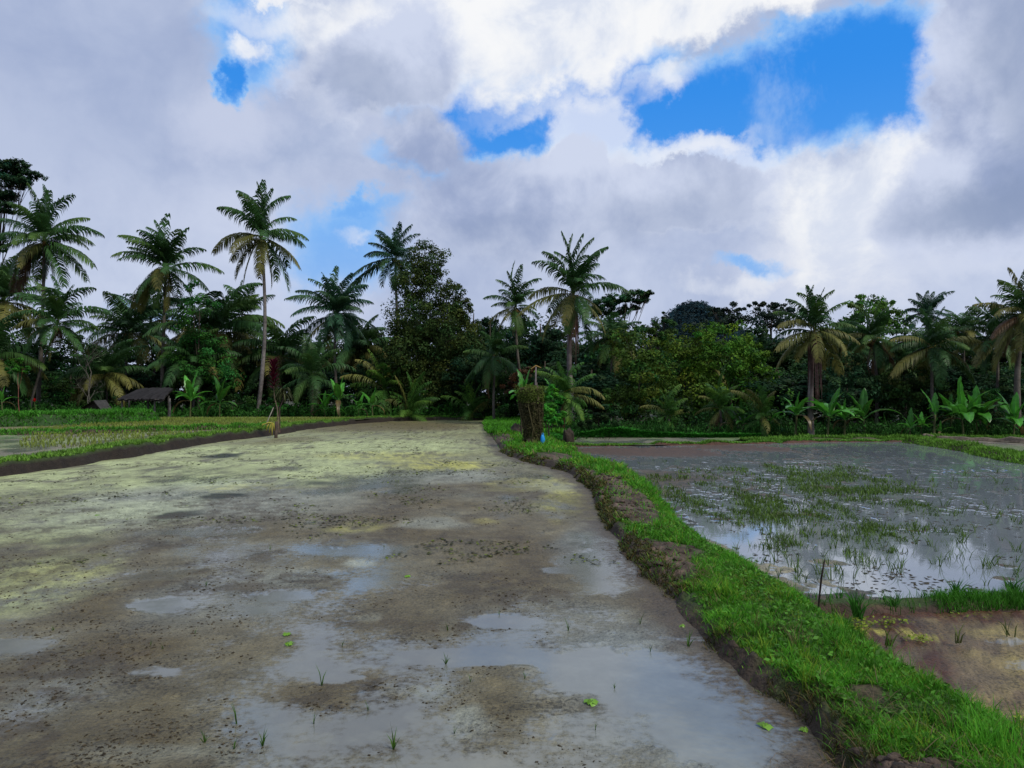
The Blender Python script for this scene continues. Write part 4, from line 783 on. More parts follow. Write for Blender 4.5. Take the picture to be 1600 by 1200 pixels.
# ---------------------------------------------------------------- bananas
BANG = np.array([.052, .215, .022])
def banana(label, base, d, h, Rp, n=7, seed=0, col=BANG, spread=1.0, up=None, dry=1):
    """base pixel foot, stem height px, leaf length px at distance d"""
    global rng
    keep = rng; rng = np.random.default_rng(3000 + seed); k = d / F
    b = at(base[0], base[1], d); b[2] = gz(b[0], b[1]); t = thing('banana_plant', b, label, 'banana plant', 'banana plants along the edge of the wood')
    H = max(.25, at(base[0], base[1] - h, d)[2] - b[2]); r = max(.035, min(.08, H * .055)); lean = rng.normal() * .06 * H
    mt = MB(); s = np.linspace(0, 1, 7)
    tube(mt, np.stack([lean * s, 0 * s, -.1 + (H + .1) * s], 1), np.linspace(r, r * .6, 7), 8, np.array([[.075, .085, .035]]) * (.5 + .7 * rng.random((7, 1)))); mt.build('stem', M_bark, t, smooth=True)
    for i in range(n + dry):
        az = i * 2.4 + rng.random(); L = Rp * k * (1.0 + .55 * rng.random())
        e0 = math.radians(84 - 62 * (i / max(1, n)) * spread + 8 * rng.normal()) ; dr = math.radians(12 + 85 * (i / max(1, n)) ** .7 * spread)
        isdry = i >= n
        if isdry: e0 = .2; dr = 1.9
        c = (col * (.65 + .7 * rng.random())) if not isdry else np.array([.10, .075, .03])
        m = 16; q = np.linspace(0, 1, m); el = e0 - dr * q ** 1.2
        D = np.stack([np.cos(el) * math.cos(az), np.cos(el) * math.sin(az), np.sin(el)], 1)
        P = np.array([lean, 0, H * .97]) + np.r_[np.zeros((1, 3)), np.cumsum(D[:-1], 0)] * L / (m - 1)
        S = np.array([-math.sin(az), math.cos(az), 0]); UP = np.cross(S, D); UP = np.where(UP[:, 2:] < 0, -UP, UP)
        wd = L * .15 * np.sin(np.clip((q - .13) / .87, 0, 1) ** .62 * PI) ** .6 * (q > .13) * (.6 if isdry else 1); wd[-1] = 0
        mb = MB(); tube(mb, P, np.linspace(.028, .006, m) * L / 1.6, 4, c * 1.5 + .02, cap=False)
        for sd in (-1, 1):
            notch = 1 - .45 * (rng.random(m) < .25) * rng.random(m)
            V = np.stack([P + UP * .008, P + S * sd * wd[:, None] * .55 + UP * wd[:, None] * .22, P + S * sd * (wd * notch)[:, None] + UP * wd[:, None] * (.12 + .12 * rng.normal(size=m))[:, None]], 1).reshape(-1, 3)
            i0 = np.arange(m - 1)[:, None] * 3; Q = np.concatenate([i0 + [[0, 1, 4, 3]], i0 + [[1, 2, 5, 4]]])
            cc = np.repeat(c[None] * (.75 + .5 * rng.random((m, 1))), 3, 0); cc[0::3] *= 1.35; cc = cc * np.where(rng.random() < .3, 1.2, 1)
            if i % 3 == 2: cc[2::3] = cc[2::3] * .5 + np.array([.09, .07, .02]) * .5
            mb.add(V, Q, None, cc)
        mb.build('leaf', M_ban, t, smooth=True)
    rng = keep
    return t
for a in [('bright banana plant with broad leaves just right of the open shelter', (297, 656), 64, 30, 34, 9, 1), ('darker banana plant between the shelter banana and the slender palm', (343, 655), 64.5, 24, 32, 6, 2),
          ('small banana plant at the far left edge under the small tree', (4, 650), 62, 22, 22, 5, 3), ('low spreading banana plant left of the pale young banana', (508, 652), 66.5, 12, 24, 6, 4),
          ('pale green young banana plant in the middle of the far bund', (531, 652), 66, 26, 30, 7, 5), ('banana plant with reddish drooping leaf on the far bund', (560, 653), 66.3, 14, 20, 5, 6),
          ('short bright banana plant with brown hanging leaves at the field corner', (584, 655), 65, 22, 22, 5, 7), ('banana plant behind the left side of the mossy stump', (813, 655), 40, 34, 34, 7, 8),
          ('banana plant behind the right side of the mossy stump', (852, 662), 42.5, 34, 32, 7, 9), ('bunch of tall banana stems left of the big young palm', (868, 664), 43.5, 40, 30, 6, 10),
          ('banana plant with wide low leaves left of the yellow fronded palm', (1242, 678), 42.2, 30, 36, 7, 11), ('large light green banana plant right of the yellow fronded palm trunk', (1291, 682), 41.8, 32, 42, 9, 12),
          ('banana plant with feathery leaves beside the large light green one', (1318, 682), 42.5, 26, 28, 6, 13), ('dark banana plant between the two bright banana groups', (1352, 678), 43.5, 24, 40, 6, 14),
          ('low young banana plant left of the single upright one', (1420, 681), 42.4, 12, 22, 6, 15), ('young banana plant just beside the low one', (1440, 680), 42.9, 14, 24, 6, 16),
          ('tiny banana shoot right of the single upright banana', (1468, 682), 42, 8, 16, 4, 18),
          ('biggest banana clump at the right with many leaves', (1506, 684), 42.8, 30, 46, 9, 19), ('second stem of the biggest right banana clump with leaves to the right', (1528, 684), 43.6, 28, 42, 8, 20),
          ('banana plant with wide leaves near the right edge of the wood', (1582, 690), 42.6, 28, 42, 8, 21), ('banana plant in shade half hidden behind the right clump', (1485, 676), 45, 26, 34, 6, 22),
          ('small shaded banana plant below the young yellow palm', (1160, 676), 44, 14, 26, 5, 23), ('small banana with bright leaf left of the right banana group', (1140, 672), 44.8, 12, 26, 4, 24)]:
    banana(a[0], a[1], a[2], a[3], a[4], a[5], a[6], col=BANG * (.55 if 'dark' in a[0] or 'shade' in a[0] else 1.0))  # shade painted in: dark and shaded plants get a darker leaf colour
banana('single upright banana plant with one tall leaf and thin reddish stem', (1457, 682), 42, 34, 34, 2, 17, spread=.2, dry=0)

# red leaved cordyline on a thin stem, with its offering
b = at(436, 668, 44); x0, y0 = G(436, 676, .25); b = np.array([x0, y0, .3]); k = y0 / F
t = thing('cordyline_plant', b, 'tall thin cordyline with a head of dark red leaves on the left bund', 'plant')
mt = MB(); tube(mt, [[0, 0, -.05], [-.1, 0, 1.2], [-.24, 0, 1.7], [-.3, 0, 2.6]], [.035, .03, .028, .022], 7, (.17, .13, .09)); tube(mt, [[.05, 0, -.05], [.02, 0, 1.2], [.2, 0, 1.6], [.2, 0, 2.1]], [.03, .025, .02, .012], 7, (.08, .05, .05)); mt.build('stem', M_bark, t, smooth=True)
mc = MB(); hz = 2.15
for i in range(90):
    a = i * 2.4; f = i / 90; z = hz + 1.25 * f; L = .60 + .25 * rng.random(); e = math.radians(18 + 44 * f ** .8)
    D = np.array([math.cos(a) * math.cos(e), math.sin(a) * math.cos(e), math.sin(e)]); S = np.array([-math.sin(a), math.cos(a), 0]) * .055
    p = np.array([-.3, 0, z]); q1 = p + D * L * .5; q2 = q1 + (D + [0, 0, -.5]) * L * .45
    mc.add([p - S * .3, p + S * .3, q1 + S, q1 - S, q2], [[0, 1, 2, 3]], [[3, 2, 4]], np.array([.060, .007, .016]) * (.35 + 1.1 * rng.random()))
mc.build('leaf_head', M_leaf, t)
t2 = MB()
for i in range(46):
    a = rng.random() * 2 * PI; e = .3 * rng.normal() - .2; L = .45 + .3 * rng.random(); D = np.array([math.cos(a) * math.cos(e), math.sin(a) * math.cos(e), math.sin(e)]); S = np.array([-math.sin(a), math.cos(a), 0]) * .03
    p = np.array([.2, 0, 1.9 + .3 * rng.random()]); t2.add([p - S, p + S, p + D * L * .6 + S, p + D * L * .6 - S, p + D * L + [0, 0, -.35]], [[0, 1, 2, 3]], [[3, 2, 4]], np.array([.06, .07, .03]) * (.5 + rng.random()))
t2.build('side_shoot', M_leaf, t)
t = thing('offering_stake', (x0 - .25, y0 - .5, .28), 'short split bamboo stake with yellow palm leaf offering at the foot of the cordyline', 'offering')
mt = MB(); tube(mt, [[.25, 0, -.3], [.27, 0, .55]], [.09, .08], 8, (.06, .045, .035)); tube(mt, [[-.2, 0, .5], [.12, 0, 1.25]], [.025, .02], 6, (.24, .22, .19)); mt.build('stake', M_wood, t)
mt = MB()
for (xa, za, xb, zb) in [(-.3, .42, .18, .46), (-.3, .42, -.42, .3), (.05, .46, -.05, 0.0), (.1, .46, .1, -.15), (.17, .46, .2, .1), (-.05, .46, -.2, .1)]:
    tube(mt, [[xa, -.1, za], [(xa + xb) / 2, -.14, (za + zb) / 2 + .06], [xb, -.1, zb]], [.03, .035, .02], 5, (.34, .30, .05))
mt.build('palm_leaf_ribbon', M_plain, t)

# open shelter with sloping roof
d = 64; p = at(232, 645, d); z0 = gz(p[0], p[1]); k = d / F
t = thing('field_shelter', (p[0], d, z0), 'open field shelter with sloping dark thatch roof on pale posts', 'shelter')
for px, dy in [(200, -1.0), (250, -1.0), (258, .6), (270, -.6), (222, 1.0), (192, 1.0)]:
    mt = MB(); x = (px - 232) * k; tube(mt, [[x, dy, -.3], [x + .03, dy, 1.0], [x, dy, 1.72 + (.25 if dy > 0 else 0)]], [.09, .085, .08], 8, np.array([.11, .105, .10]) * (1 if dy < 0 else .4)); mt.build('post', M_wood, t, smooth=True)
mt = MB(); n1, n2 = 30, 10
U = np.linspace(0, 1, n1); Vv = np.linspace(0, 1, n2); uu, vv = np.meshgrid(U, Vv)
xx = (-2.05 + 4.0 * uu) + .12 * (fbm(uu * 0 + vv * 9, vv * 0, 2, 182) - .5) + (.9 * vv) * (1 - uu) - .35 * vv * uu; yy = -1.5 + 2.6 * vv; zz = 1.62 + .95 * vv - .16 * (vv < .12) * fbm(uu * 40, vv, 2, 183) + .12 * fbm(uu * 14, vv * 5, 3, 180) + .05 * np.sin(uu * 3)
i = np.arange(n2 - 1)[:, None] * n1 + np.arange(n1 - 1)[None]; Q = np.stack([i, i + 1, i + n1 + 1, i + n1], -1).reshape(-1, 4)
col = np.array([.017, .016, .017])[None, None] * (.5 + 1.2 * fbm(uu * 22, vv * 3, 3, 181))[..., None]
mt.add(np.stack([xx, yy, zz], -1).reshape(-1, 3), Q, None, col.reshape(-1, 3)); mt.add(np.stack([xx, yy, zz - .12], -1).reshape(-1, 3), Q[:, ::-1], None, (.02, .018, .016))
mt.build('roof', M_wood, t)
mt = MB(); tube(mt, [[-1.95, -1.35, 1.6], [1.85, -1.35, 1.62]], [.05, .05], 6, (.07, .06, .05)); tube(mt, [[-1.2, 1.0, 2.38], [1.5, 1.0, 2.40]], [.05, .05], 6, (.05, .04, .03)); mt.build('beam', M_wood, t)
# little thatched hut
p = at(153, 642, 66); z0 = gz(p[0], p[1]); t = thing('thatched_hut', (p[0], 66, z0), 'small dark thatched hut with a steep pitched roof left of the open shelter', 'hut')
mt = MB(); V = [[-1.2, -.8, .75], [.15, -1.0, 1.5], [.2, .9, 1.55], [-1.2, .9, .8], [1.1, -.9, .3], [1.1, .9, .3], [-1.25, -.8, .2], [-1.25, .9, .2]]
mt.add(V, [[0, 1, 2, 3], [1, 4, 5, 2]], None, np.array([[.045, .045, .045]] * 8)); mt.add(np.array(V) - [0, 0, .1], [[3, 2, 1, 0], [2, 5, 4, 1]], None, (.02, .02, .02)); mt.build('roof', M_wood, t)
mt = MB(); mt.add([[-1.1, -.7, 0], [1, -.7, 0], [1, .8, 0], [-1.1, .8, 0], [-1.1, -.7, .72], [1, -.7, .3], [1, .8, .3], [-1.1, .8, .72], [.15, -.7, 1.38], [.15, .8, 1.38]], [[0, 1, 5, 4], [2, 3, 7, 6], [1, 2, 6, 5], [3, 0, 4, 7]], [[4, 5, 8], [6, 7, 9]], (.018, .016, .014)); mt.build('wall', M_wood, t)

def lump(mb, c, r, col, n=10, m=7, seed=0, amp=.3, freq=2.0, sq=1.0):
    th = np.linspace(0, PI, m); ph = np.arange(n) * 2 * PI / n; T, Pp = np.meshgrid(th, ph, indexing='ij')
    D = np.stack([np.sin(T) * np.cos(Pp), np.sin(T) * np.sin(Pp), np.cos(T)], -1); D = np.sign(D) * np.abs(D) ** sq
    a = 1 + amp * (fbm(D[..., 0] * freq + 5 + D[..., 2] * 1.3, D[..., 1] * freq + 9, 3, seed) - .5) * 2; a[0] = a[0].mean(); a[-1] = a[-1].mean()
    V = (np.asarray(c) + D * a[..., None] * np.asarray(r)).reshape(-1, 3)
    i = np.arange(m - 1)[:, None] * n + np.arange(n)[None]; j = np.arange(m - 1)[:, None] * n + (np.arange(n)[None] + 1) % n
    mb.add(V, np.stack([i, i + n, j + n, j], -1).reshape(-1, 4), None, col)

# mossy stump on the bund
sx, sy = G(833, 694, .12); k = sy / F; sz = float(bund_z(np.array(sx), np.array(sy)))
t = thing('tree_stump', (sx, sy, sz), 'thick mossy rotting tree stump standing on the grassy bund', 'stump')
m, n = 34, 36; zz = np.linspace(-.15, 2.28, m); th = np.arange(n) * 2 * PI / n; ZZ, TT = np.meshgrid(zz, th, indexing='ij')
rad = .31 + .16 * ss(.6, 2.2, ZZ) + .10 * ss(.3, 0, ZZ); rad = rad * (1 + 1.0 * (fbm(TT * 2.2 + 3, ZZ * .8, 4, 190) - .5) + .35 * (fbm(np.cos(TT) * 4 + 9, ZZ * 5 + np.sin(TT) * 4, 3, 191) - .5))
cx = -.12 * ZZ / 2.2
V = np.stack([cx + rad * np.cos(TT) * .92, rad * np.sin(TT), ZZ + .5 * (fbm(TT * 3, ZZ * 0, 3, 192) - .6) * ss(1.6, 2.2, ZZ)], -1).reshape(-1, 3)
V = np.concatenate([V, [[-.12, 0, 2.15]]]); i = np.arange(m - 1)[:, None] * n + np.arange(n)[None]; j = np.arange(m - 1)[:, None] * n + (np.arange(n)[None] + 1) % n
cc = mix(np.array([.085, .068, .04])[None, None], np.array([.05, .07, .015]), ss(.45, .6, fbm(TT * 2, ZZ * 2.4, 4, 193)))
cc = mix(cc, np.array([.03, .022, .016]), ss(.52, .68, fbm(TT * 5, ZZ * 2, 3, 194))).reshape(-1, 3); cc = np.concatenate([cc, cc[-1:]])
mb = MB(); mb.add(V, np.stack([i, j, j + n, i + n], -1).reshape(-1, 4), [[(m - 1) * n + x, (m - 1) * n + (x + 1) % n, m * n] for x in range(n)], cc); mb.build('stump_trunk', M_moss, t, smooth=True)
mb = MB(); q = 5200; a = rng.random(q) * 2 * PI; z = 2.3 * rng.random(q) ** .55; r = .34 + .17 * ss(.6, 2.2, z) + .07 * rng.random(q); C = np.stack([-.12 * z / 2.2 + r * np.cos(a), r * np.sin(a), z + .05 * rng.normal(size=q)], 1); C[z > 2.05, :2] *= rng.random((int((z > 2.05).sum()), 1)) * 1.2
leaves(mb, C, np.stack([np.cos(a), np.sin(a), .6 + 0 * a], 1) + rng.normal(size=(q, 3)) * .5, .07 + .05 * rng.random(q), .05 + .03 * rng.random(q), np.where((z > 1.7)[:, None], [[.07, .10, .018]], [[.055, .052, .022]]) * (.4 + 1.1 * rng.random((q, 1)))); mb.build('moss', M_leaf, t)
mb = MB()
for _ in range(7):
    a = rng.random() * 2 * PI; tube(mb, [[.50 * math.cos(a) - .1, .50 * math.sin(a), 2.1], [.50 * math.cos(a) - .1, .50 * math.sin(a), 1.5], [.40 * math.cos(a + .2), .40 * math.sin(a + .2), .6], [.45 * math.cos(a), .42 * math.sin(a), 0]], [.012, .02, .015, .02], 5, np.array([.07, .06, .03]) * (.5 + rng.random()), jit=.3)
mb.build('vine', M_bark, t)
tag(t.children[0], 'moss')
bpx, bpy_ = G(858, 676, .1)
broadleaf('bright leafy green bush touching the right side of the mossy stump', [(856, 640, 12, 15), (864, 655, 13, 15), (852, 662, 10, 12)], 36, (.045, .22, .02), .13, 2.0, base=858, name='leafy_bush', cat='bush')
broadleaf('small bright green leafy clump at the upper left of the mossy stump', [(812, 622, 8, 8), (816, 632, 9, 9)], 36, (.045, .22, .02), .12, 1.6, base=815, name='leafy_bush', cat='bush')
# bamboo pole behind the stump
px, py = G(837, 690, .1); b = np.array([px + .02, py + .75, .1])
t = thing('bamboo_pole', b, 'thin upright pole rising behind the mossy stump', 'pole')
mb = MB(); tube(mb, [[0, 0, -.1], [0, 0, 2.4], [.02, 0, 3.3]], [.05, .045, .03], 7, (.14, .12, .12)); tube(mb, [[.07, 0, -.1], [.06, 0, 2.6]], [.02, .02], 6, (.12, .10, .09)); mb.build('pole_shaft', M_wood, t)
# crossed dry fragments on its top
mb = MB(); tube(mb, [[-.2, 0, 3.2], [.02, 0, 3.35], [.25, 0, 3.25]], [.02, .03, .02], 5, (.25, .16, .04)); mb.build('dry_leaf', M_plain, t)
# blue bag leaning at stump foot
bx, by = G(844, 688, .12); t = MB(); lump(t, [0, 0, .17], [.085, .06, .21], (.012, .25, .62), 12, 9, 3, .25)
tube(t, [[-.04, 0, .34], [-.02, 0, .43], [.03, 0, .43], [.05, 0, .33]], [.012] * 4, 5, (.012, .25, .62))
tag(t.build('plastic_bag', M_plain, smooth=True, origin=(0, 0, 0)), 'small bright blue plastic bag at the foot of the mossy stump', 'bag'); o = bpy.data.objects['plastic_bag']; bx, by = G(847, 692, .16); o.location = (bx, by - .55, float(bund_z(np.array(bx), np.array(by - .55))) + .03)
# earth block and clods heaps
def mound(name, px, py, z, r, col, label, cat, seed, amp=.35, dz=.3, sq=1.0):
    x, y = G(px, py, z); t = MB(); lump(t, [0, 0, 0], r, np.asarray(col), 26, 16, seed, amp, 3.0, sq)
    zb = z + dz * r[2]
    o = t.build(name, M_earth, smooth=True, origin=(0, 0, 0)); o.location = (x, y, zb); return tag(o, label, cat)
mound('earth_block', 889, 693, -.2, (.26, .3, .50), (.035, .026, .018), 'dark upright block of dug earth at the corner of the flooded paddy', 'earth block', 201, .45, .3, .5)
mound('earth_heap', 807, 678, .1, (.36, .6, .42), (.032, .025, .017), 'dark bare earth hump on the grass left of the mossy stump', 'earth heap', 202, .5, .1)
mound('white_sack', 223, 656, .3, (.42, .3, .17), (.62, .62, .62), 'small white sack lying on the grass below the open shelter', 'sack', 203, .3, .8)
mound('stone', 869, 671, .0, (.13, .12, .16), (.32, .30, .28), 'small pale square stone on the grass behind the stump', 'stone', 204, .2, .8)
# red flower at left
fx = at(58, 624, 64); b = np.array([fx[0], 64, gz(fx[0], 64)]); t = thing('flowering_shrub', b, 'low shrub carrying one bright red flower head at far left', 'shrub')
mb = MB(); leafball(mb, [0, 0, .55], np.array([.8, .6, .5]), 500, .18, (.025, .085, .015)); mb.build('crown', M_leaf, t)
mb = MB(); leafball(mb, [0, -.4, fx[2] - b[2]], np.array([.16, .14, .15]), 140, .10, (.40, .01, .012), var=.2); mb.build('flower', M_leaf, t)
mb = MB(); tube(mb, [[0, 0, -.1], [0, -.2, .6], [0, -.38, fx[2] - b[2]]], [.04, .03, .02], 5, (.06, .08, .03)); mb.build('stem', M_bark, t)

# bare trees
def bare(label, px, py, d, hpx, seed, col=(.085, .08, .07), r0=.08):
    b = at(px, py, d); b[2] = gz(b[0], d); t = thing('bare_tree', b, label, 'tree'); mb = MB(); R = np.random.default_rng(seed); H = hpx * d / F
    def br(p, D, L, r, lv):
        n = 5; P = [p]
        for _ in range(n): D = D + R.normal(size=3) * .16 + [0, 0, .05]; D /= np.linalg.norm(D); P.append(P[-1] + D * L / n)
        tube(mb, P, np.linspace(r, r * .6, n + 1), 5, col)
        if lv == 0: return
        for i in range(3 if lv > 1 else 4):
            q = P[R.integers(2, n + 1)]; a = R.random() * 2 * PI; e = .5 + .5 * R.random(); U = np.array([math.cos(a), math.sin(a), 0]); D2 = D * math.cos(e) + U * math.sin(e); br(q, D2, L * (.55 + .2 * R.random()), r * .5, lv - 1)
    mb2 = mb; br(np.array([0, 0, -.2]), np.array([.05, 0, 1.]), H * .42, r0, 4); mb.build('branches', M_bark, t, smooth=True); return t
bare('leafless pale branched tree against the sky between two left palms', 143, 648, 70.5, 175, 5)
bare('leafless small tree with crooked grey trunk beside the thatched hut', 150, 648, 66.8, 90, 8, r0=.07)

# ---------------------------------------------------------------- small things in the water and mud
# dark leaning stick
x, y = G(1281, 950, -.2); t = MB(); tube(t, [[-.02, 0, -.12], [.0, 0, .1], [.025, .01, .28], [.055, .0, .46]], [.011, .010, .011, .008], 7, (.030, .022, .020), jit=.4)
o = t.build('stick', M_bark, smooth=True, origin=(0, 0, 0)); o.location = (x, y, -.16); tag(o, 'dark leaning stick planted at the edge of the flooded paddy', 'stick')
def tuft(n, h, w, col, lean, seed):
    global rng
    k = rng; rng = np.random.default_rng(seed); mb = MB()
    P = rng.normal(size=(n, 3)) * [.012, .012, 0]; blades(mb, P, h * (.5 + .6 * rng.random(n)), np.full(n, w), np.asarray(col)[None] * (.6 + .7 * rng.random((n, 1))), lean); rng = k; return mb
protosR = []
RG = 'rice seedlings standing in the flooded paddy'; RLAB = 'thin green rice seedling standing in the flooded right paddy'
for s in range(6):
    o = tuft(3 + s % 3, .115 + .014 * s, .0034, (.085, .15, .03), .38, 500 + s).build('rice_seedling', M_grass); protosR.append(o)
cand = []
R = np.random.default_rng(77)
while len(cand) < 286:
    px = 1010 + 600 * R.random(); py = 735 + 190 * R.random() ** .8
    x, y = G(px, py, ZR)
    if y < 8.9 or x < float(xBR(y)) + .3 or x > float(xRfar(y)) - .3: continue
    if fbm(np.array(x * .55), np.array(y * .4), 3, 300) < .44: continue
    cand.append((x, y))
for i, (x, y) in enumerate(cand):
    o = protosR[i] if i < 6 else protosR[i % 6].copy()
    if i >= 6: COL.objects.link(o)
    s = (.55 + .75 * R.random()) * (1 + .02 * y); o.location = (x, y, ZR - .01); o.scale = (s * (1 + .04 * y), s * (1 + .04 * y), s); o.rotation_euler = (0, 0, R.random() * 6.28); tag(o, RLAB, 'rice seedling', RG)
# dense patch of self sown shoots
mb = MB(); n = 30000; px = 990 + 560 * rng.random(n); py = 712 + 205 * rng.random(n); X, Y = [], []
W_ = np.array([G(a, b, ZR) for a, b in zip(px, py)]); X, Y = W_[:, 0], W_[:, 1]
den = spots(X, Y, [(1090, 752, 110, 20, .85), (1040, 765, 50, 30, .65), (1170, 775, 60, 26, .7), (1230, 800, 70, 26, .6), (1120, 800, 70, 20, .6), (1280, 740, 120, 20, .35), (1350, 770, 190, 50, .45), (1320, 850, 260, 80, .5), (1500, 830, 160, 70, .5), (1430, 765, 180, 50, .5), (1250, 870, 120, 40, .5), (1200, 745, 80, 14, .6), (1030, 722, 60, 8, .4)], ZR) * ss(.30, .68, .5 * fbm(X * .9, Y * .7, 3, 301) + .5 * fbm(X * 3.2, Y * 1.8, 3, 302)) * 1.75
k = (den > .50 + 1.15 * rng.random(n)) & (X > xBR(Y) + .1) & (Y > 8.8); P = np.stack([X, Y, np.full(n, ZR - .01)], 1)[k]; m = len(P); P = np.repeat(P, 3, 0) + rng.normal(size=(3 * m, 3)) * [.05, .05, 0]
blades(mb, P, .05 + .11 * rng.random(3 * m), .0032 + .00035 * P[:, 1], np.array([.085, .155, .026])[None] * (.4 + .9 * rng.random((3 * m, 1))), .6)
tag(mb.build('rice_shoots', M_grass), 'thin patches of green shoots spread over the flooded paddy beside the middle bund', 'shoots', kind='stuff')
mb = MB(); n = 9000; px = 1290 + 320 * rng.random(n); py = 955 + 190 * rng.random(n); W_ = np.array([G(a, b, ZR) for a, b in zip(px, py)]); X, Y = W_.T
den = spots(X, Y, [(1375, 975, 60, 10, 1.2), (1330, 985, 30, 12, 1), (1430, 1000, 40, 12, .8), (1420, 1075, 70, 22, 1.0), (1510, 965, 80, 6, .7), (1580, 1130, 40, 24, .8), (1470, 1110, 40, 14, .7)], ZR) * fbm(X * 8, Y * 8, 3, 303) * 1.7
k = (den > .45 + .5 * rng.random(n)) & (X > xBR(Y) - .05); P = np.stack([X, Y, np.full(n, ZR + .035)], 1)[k]; m = len(P)
leaves(mb, P + rng.normal(size=(m, 3)) * [.02, .02, .006], rng.normal(size=(m, 3)) * .35 + [0, 0, 1], .022 + .02 * rng.random(m), .018 + .015 * rng.random(m), np.array([.20, .27, .03])[None] * (.4 + .9 * rng.random((m, 1))))
tag(mb.build('pond_weed', M_grass), 'yellow green pond weed scattered on the red brown mud of the near plot', 'pond weed', kind='stuff')
# floating debris
mb = MB(); n = 2600; px = 1020 + 590 * rng.random(n); py = 700 + 225 * rng.random(n); W_ = np.array([G(a, b, ZR) for a, b in zip(px, py)]); X, Y = W_.T
k = (fbm(X * 1.2, Y * .7, 4, 310) > .52) & (X > xBR(Y) + .2) & (X < xRfar(Y) - .2); P = np.stack([X, Y, np.full(n, ZR + .006)], 1)[k]; m = len(P)
leaves(mb, P, rng.normal(size=(m, 3)) * .12 + [0, 0, 1], (.04 + .10 * rng.random(m)) * (1 + .02 * P[:, 1]), (.02 + .03 * rng.random(m)) * (1 + .03 * P[:, 1]), np.array([.05, .042, .022])[None] * (.4 + 1.2 * rng.random((m, 1))), bend=.08)
tag(mb.build('floating_debris', M_grass), 'bits of dead straw and leaves floating on the flooded paddy', 'debris', kind='stuff')
# tussocks by the cross bund
for i, (px, py, h, n, lab) in enumerate([(1340, 962, .33, 46, 'tall dense grass tussock right of the dark stick'), (1312, 940, .2, 14, 'thin grass tuft just right of the dark stick'), (1228, 928, .14, 10, 'small grass tuft left of the dark stick'), (1395, 948, .20, 26, 'low grass tussock at the left end of the cross bund'), (1494, 930, .26, 40, 'tall grass tussock in the middle of the cross bund'), (1583, 925, .24, 40, 'tall grass tussock at the right end of the cross bund'), (1390, 1005, .2, 12, 'thin yellowish grass tuft in the near muddy plot'), (1495, 1000, .2, 9, 'sparse yellow grass tuft near the wet streak of the near plot'), (1578, 990, .22, 8, 'sparse grass tuft at the right edge of the near plot')]):
    x, y = G(px, py, -.25); o = tuft(n, h, .0045, (.04, .16, .02) if i < 6 else (.11, .14, .04), .3, 700 + i).build('grass_tussock', M_grass); o.location = (x, y, -.28); o.scale = (1.8, 1.4, 1); tag(o, lab, 'grass tuft')
# sprouts in left paddy
LG = 'small rice sprouts scattered over the left paddy mud'
R = np.random.default_rng(99)
sp = [(503, 1070, .14), (697, 1037, .10), (322, 915, .07), (305, 990, .05), (83, 985, .06), (615, 1170, .13), (370, 1130, .11), (320, 1160, .09), (410, 1165, .11), (490, 1130, .08), (1075, 1010, .14), (1000, 975, .10), (888, 985, .10), (700, 985, .08), (1016, 1018, .07), (575, 1110, .06), (365, 1170, .07), (535, 1010, .06), (550, 822, .08), (422, 858, .06), (140, 1020, .05), (235, 1010, .06), (255, 1015, .06), (820, 1060, .06), (735, 1065, .06), (600, 855, .05), (780, 960, .05), (930, 1140, .05), (710, 1145, .06), (960, 1075, .05)]
lp = [tuft(4 + s, 1.0, .028, (.06, .14, .018), .5, 800 + s).build('rice_sprout', M_grass) for s in range(3)]
for i, (px, py, h) in enumerate(sp):
    x, y = G(px, py, 0); o = lp[i] if i < 3 else lp[i % 3].copy()
    if i >= 3: COL.objects.link(o)
    o.location = (x, y, -.005); o.scale = (h * 1.2, h * 1.2, h * 1.15); o.rotation_euler = (0, 0, R.random() * 6); tag(o, 'small thin green sprout poking out of the left paddy mud', 'sprout', LG)
wl = None
for i, (px, py, r, lab) in enumerate([(448, 992, .030, 'upper of the two light green leaf rosettes left of centre on the mud'), (451, 1007, .032, 'lower of the two light green leaf rosettes left of centre on the mud'), (923, 1098, .038, 'light green floating leaf rosette in the lower middle of the left paddy'), (1196, 1136, .034, 'light green leaf rosette closest to the muddy bank at lower right'), (1066, 979, .022, 'tiny green leaf rosette by the muddy bank above the blue puddle'), (1256, 1142, .024, 'yellow green leaf rosette touching the foot of the near bank'), (152, 806, .04, 'small green leaf rosette far left on the pale algae film'), (960, 813, .05, 'small green leaf rosette at the foot of the first bare bund patch'), (636, 901, .03, 'small green leaf rosette in the middle distance of the left paddy'), (1213, 1076, .028, 'green leaf rosette at the bank edge below the blue puddle')]):
    x, y = G(px, py, 0); mb = MB(); k = 9; a = np.arange(k) * 2.4 + rng.random(); rr = r * (.5 + .6 * rng.random(k)); C = np.stack([np.cos(a) * rr, np.sin(a) * rr, .006 + .012 * rng.random(k)], 1)
    leaves(mb, C, np.stack([np.cos(a) * .5, np.sin(a) * .5 - .3, 1 + 0 * a], 1), np.full(k, r * 1.3), np.full(k, r * 1.1), np.array([.16, .34, .03])[None] * (.7 + .5 * rng.random((k, 1))), bend=.15)
    o = mb.build('leaf_rosette', M_ban); o.location = (x, y, .0); tag(o, lab, 'water plant')

